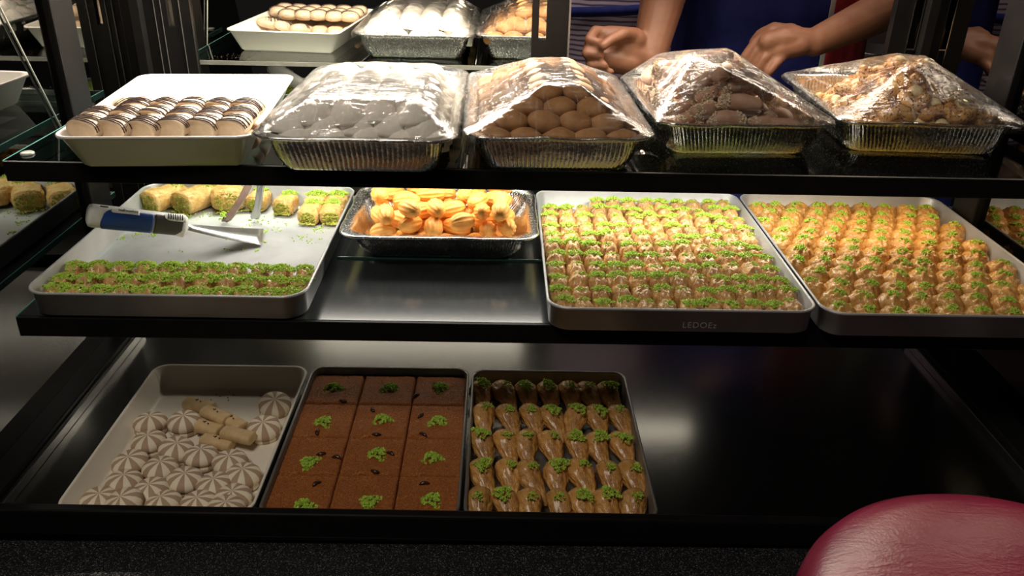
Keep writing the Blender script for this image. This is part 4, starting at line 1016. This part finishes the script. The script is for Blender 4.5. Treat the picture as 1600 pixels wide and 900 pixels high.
def body(name, cx, cy, H, arms, hands, parent):
    mb = MB()
    sh = H*.82; hip = H*.52
    for s_ in (-1, 1):
        chain(mb, [(cx+s_*.09, cy, hip-.02), (cx+s_*.10, cy, H*.28), (cx+s_*.10, cy+.01, .08)], [.085, .055, .038])
        capsule(mb, (cx+s_*.10, cy+.03, .04), (cx+s_*.11, cy-.12, .03), .04, .03)
    for z, rx, ry in ((hip, .16, .11), (H*.58, .15, .10), (H*.64, .14, .095), (H*.70, .155, .10), (H*.76, .165, .10)):
        ell(mb, (cx, cy, z), rx, ry, .10)
    capsule(mb, (cx-.15, cy, sh-.02), (cx+.15, cy, sh-.02), .055, .055)
    capsule(mb, (cx, cy, sh), (cx, cy-.01, H*.885), .055, .05)
    hz = H*.935
    ell(mb, (cx, cy-.015, hz), .075, .092, .115); ell(mb, (cx, cy-.045, hz-.05), .052, .06, .06)
    capsule(mb, (cx, cy-.105, hz+.005), (cx, cy-.122, hz-.025), .010, .015)
    for s_ in (-1, 1):
        ell(mb, (cx+s_*.077, cy, hz-.01), .010, .02, .032, 12, 6); ell(mb, (cx+s_*.03, cy-.098, hz+.012), .018, .012, .010, 12, 6)
    capsule(mb, (cx-.02, cy-.105, hz-.055), (cx+.02, cy-.105, hz-.055), .008, .008)
    for a in arms: chain(mb, *a)
    for fcs in hands:
        for pts, rads in fcs: chain(mb, pts, rads)
    o = obj(name, mb.me(name), M['skin'], parent)
    r = o.modifiers.new('remesh', 'REMESH'); r.mode = 'VOXEL'; r.voxel_size = .0042; r.use_smooth_shade = True
    s_ = o.modifiers.new('smooth', 'SMOOTH'); s_.factor = .5; s_.iterations = 3
    h_ = MB(); ell(h_, (cx, cy+.008, hz+.022), .083, .098, .108)
    for j in range(60):
        a = rnd.random()*PI; capsule(h_, (cx+.07*math.cos(a), cy+.01+.06*math.sin(a), hz+.06), (cx+.085*math.cos(a), cy+.02+.075*math.sin(a), hz-.05), .012, .006, 6)
    # keep the face free of hair
    hv = [v for v in h_.v]
    for v in hv:
        if v.y < cy-.055 and v.z < hz+.055: v.y = cy-.02; v.z = max(v.z, hz-.02) if v.z > hz else v.z
    obj('hair', h_.me('hair'), M['hair'], parent)
    return o
def torso_shell(name, cx, cy, z0, z1, rx, ry, a0, a1, mat, parent, off=0, th=.004, wig=.004, seed=0, prof=None):
    rows = []; n = 60; m_ = 40
    for j in range(m_+1):
        t_ = j/m_; z = z0+(z1-z0)*t_; k = prof(t_) if prof else 1
        row = []
        for i in range(n+1):
            a = a0+(a1-a0)*i/n
            w_ = wig*noise.noise(Vector((math.cos(a)*3, math.sin(a)*3+seed, z*5)))+wig*.5*noise.noise(Vector((math.cos(a)*9, math.sin(a)*9, z*9+seed)))
            row.append(Vector((cx+(rx*k+off+w_)*math.cos(a), cy+(ry*k+off+w_)*math.sin(a), z)))
        rows.append(row)
    o = obj(name, MB().loft(rows, False, False, closed=False).me(name), mat, parent)
    s_ = o.modifiers.new('thick', 'SOLIDIFY'); s_.thickness = th; s_.offset = 1
    return o

# person in blue apron
YA = 1.98
ca = at_y(1200, 40, YA)
pa = empty('person', (0, 0, 0), 0, 'person in a blue apron over red, both bare forearms reaching over the case', 'person')
YH = 1.70
def U(px, py, y): return Vector(at_y(px, py, y))
# right-of-frame arm
wr = U(1272, 66, YH); el = U(1440, -10, 1.86); shR = Vector((ca.x+.20, YA, 1.40))
armR = ([shR, el, el.lerp(wr, .55), wr], [.056, .046, .040, .0285])
def FL(pts, y): return [U(a, b, y+(c if True else 0)) for a, b, c in pts]
palm1 = [([wr, U(1225, 62, YH-.005)], [.027, .026]), ([U(1240, 58, YH), U(1200, 66, YH-.01)], [.024, .020]), ([U(1248, 70, YH-.01), U(1215, 80, YH-.015)], [.024, .019]), ([U(1235, 50, YH+.02), U(1205, 52, YH+.02)], [.018, .016])]
f1 = [(FL([(1205, 50, .02), (1180, 66, .015), (1163, 88, .01), (1156, 104, .01)], YH), [.0105, .0095, .0085, .0075]),
      (FL([(1208, 62, .0), (1182, 80, -.005), (1170, 100, -.005), (1166, 116, 0)], YH), [.0110, .0100, .0088, .0078]),
      (FL([(1215, 72, -.012), (1194, 92, -.022), (1184, 110, -.022), (1181, 122, -.018)], YH), [.0110, .0098, .0088, .0078]),
      (FL([(1228, 82, -.018), (1214, 98, -.032), (1203, 112, -.034), (1197, 121, -.03)], YH), [.0105, .0092, .0082, .0072]),
      (FL([(1238, 48, .02), (1210, 42, .03), (1188, 52, .035), (1176, 66, .035)], YH), [.0115, .0105, .0095, .0085])]
# left-of-frame arm
wl = U(1012, 96, YH-.02); el2 = U(1062, -110, 1.84); shL = Vector((ca.x-.17, YA, 1.40))
armL = ([shL, el2, el2.lerp(wl, .5), wl], [.056, .050, .046, .034])
palm2 = [([wl, U(975, 78, YH-.03)], [.031, .029]), ([U(990, 62, YH-.03), U(950, 58, YH-.035)], [.024, .022]), ([U(985, 100, YH-.04), U(945, 92, YH-.05)], [.024, .022])]
f2 = [(FL([(955, 52, -.03), (930, 48, -.045), (920, 62, -.07), (938, 68, -.08)], YH), [.0110, .0105, .0095, .0085]),
      (FL([(950, 68, -.04), (922, 68, -.055), (916, 84, -.08), (938, 86, -.088)], YH), [.0115, .0105, .0095, .0085]),
      (FL([(950, 84, -.045), (924, 88, -.06), (922, 102, -.082), (944, 102, -.09)], YH), [.0112, .0103, .0093, .0083]),
      (FL([(952, 98, -.045), (932, 104, -.06), (934, 114, -.08), (954, 112, -.085)], YH), [.0105, .0095, .0085, .0076]),
      (FL([(990, 56, -.04), (975, 52, -.065), (955, 62, -.085), (942, 72, -.095)], YH), [.013, .0115, .0100, .0088])]
body('body', ca.x, YA, 1.66, [armR, armL], [palm1+f1, palm2+f2], pa)
pr = lambda t_: 1+.10*(1-t_)
torso_shell('red_shirt', ca.x, YA, .86, 1.42, .185, .125, 0, 2*PI, M['red_cloth'], pa, .006, seed=3, prof=pr)
torso_shell('apron', ca.x, YA, .55, 1.36, .195, .135, PI*.98, PI*1.625, M['blue_cloth'], pa, .014, seed=5, prof=pr, wig=.006)
torso_shell('apron_edge', ca.x, YA, .55, 1.36, .195, .135, PI*1.62, PI*1.635, M['card'], pa, .0165, seed=5, prof=pr, wig=.006)
torso_shell('red_side_panel', ca.x, YA, .60, 1.36, .195, .135, PI*1.635, PI*2.2, M['red_cloth'], pa, .016, seed=5, prof=pr, wig=.006)
torso_shell('trousers', ca.x, YA, .10, .92, .19, .14, 0, 2*PI, M['trousers'], pa, .006)
for s_, e_ in ((shR, el), (shL, el2)):
    mb = MB(); chain(mb, [s_, s_.lerp(e_, .62)], [.068, .062]); obj('sleeve', mb.me('sleeve'), M['red_cloth'], pa)
# person in the striped shirt
YB = 2.25; cb = at_y(965, 40, YB)
pb = empty('person', (0, 0, 0), 0, 'person in a lavender striped shirt with a dark blue sash, behind the left arm', 'person')
arB = []
for s_ in (-1, 1):
    arB.append(([(cb.x+s_*.19, YB, 1.40), (cb.x+s_*.25, YB+.03, 1.12), (cb.x+s_*.24, YB-.04, .86)], [.052, .042, .028]))
hb = []
for s_ in (-1, 1):
    w_ = Vector((cb.x+s_*.24, YB-.04, .86)); hh = [([w_, w_+Vector((0, -.01, -.09))], [.028, .026])]
    for q in range(4): o_ = Vector((0, (q-1.5)*.019, 0)); hh.append(([w_+o_+Vector((0, -.01, -.08)), w_+o_*1.1+Vector((-s_*.005, -.015, -.12)), w_+o_*1.1+Vector((-s_*.02, -.018, -.155))], [.0105, .0095, .008]))
    hh.append(([w_+Vector((0, -.02, -.02)), w_+Vector((-s_*.01, -.05, -.06)), w_+Vector((-s_*.015, -.05, -.095))], [.014, .011, .009])); hb.append(hh)
body('body', cb.x, YB, 1.70, arB, hb, pb)
torso_shell('shirt', cb.x, YB, .84, 1.44, .185, .125, 0, 2*PI, M['shirt'], pb, .012, seed=8, prof=pr, wig=.010)
for s_ in (-1, 1):
    mb = MB(); chain(mb, [(cb.x+s_*.185, YB, 1.40), (cb.x+s_*.245, YB+.025, 1.15)], [.066, .056]); obj('sleeve', mb.me('sleeve'), M['shirt'], pb)
torso_shell('trousers', cb.x, YB, .10, .90, .18, .13, 0, 2*PI, M['trousers'], pb, .006)
# sash band sloping
rows = []
for i in range(31):
    a = PI*1.02+(PI*.96)*i/30; t_ = i/30
    zc = 1.145+.05*t_
    c_ = Vector((cb.x+.212*math.cos(a), YB+.152*math.sin(a), zc)); rows.append([c_+Vector((0, 0, -.012)), c_+Vector((0, -.001, .012))])
o = obj('sash', MB().loft(rows, False, False, closed=False).me('sash'), M['blue_cloth'], pb); s_ = o.modifiers.new('t', 'SOLIDIFY'); s_.thickness = .004

# ------------------------------------------------------------ things behind the counter
o = obj('steel_counter', MB().box((.1, 2.62, .86), (1.9, 2.98, .90)).box((.12, 2.64, 0), (1.88, 2.96, .86)).me('steel_counter', False), M['steel']); bevel(o, .003)
tag(o, 'steel work counter along the wall behind the two people', 'counter')
bm_ = MB()
L_ = rev([(.001, .0), (.06, .0), (.075, .01), (.11, .075), (.113, .078), (.108, .077), (.072, .013), (.001, .006)], 40)
o = obj('steel_bowl', bm_.loft(L_).me('steel_bowl'), M['chrome'], loc=(1.22, 2.78, .90)); tag(o, 'steel mixing bowl on the counter behind the person in blue', 'bowl')
# white block placed beside the left glass for a pale patch in it
q = at_z(68, 222, 1.0)
bx = empty('block', (-.86, 1.38, 1.0), .25, 'small white carton standing in for a pale patch in the left side glass', 'box')
obj('block_body', box_me('block_body', (-.05, -.04, 0), (.05, .04, .06)), M['card'], bx); bevel(bx.children[0], .002)
obj('block_top', box_me('block_top', (-.051, -.041, .0602), (.051, .041, .063)), M['card'], bx)
o = obj('side_table', MB().box((-.14, -.12, .97), (.14, .12, 1.0)).box((-.12, -.10, 0), (-.09, -.07, .97)).box((.09, -.10, 0), (.12, -.07, .97)).box((-.12, .07, 0), (-.09, .10, .97)).box((.09, .07, 0), (.12, .10, .97)).me('side_table', False), M['black'], loc=(-.86, 1.38, 0))
tag(o, 'narrow black stand left of the case carrying the white carton', 'stand')
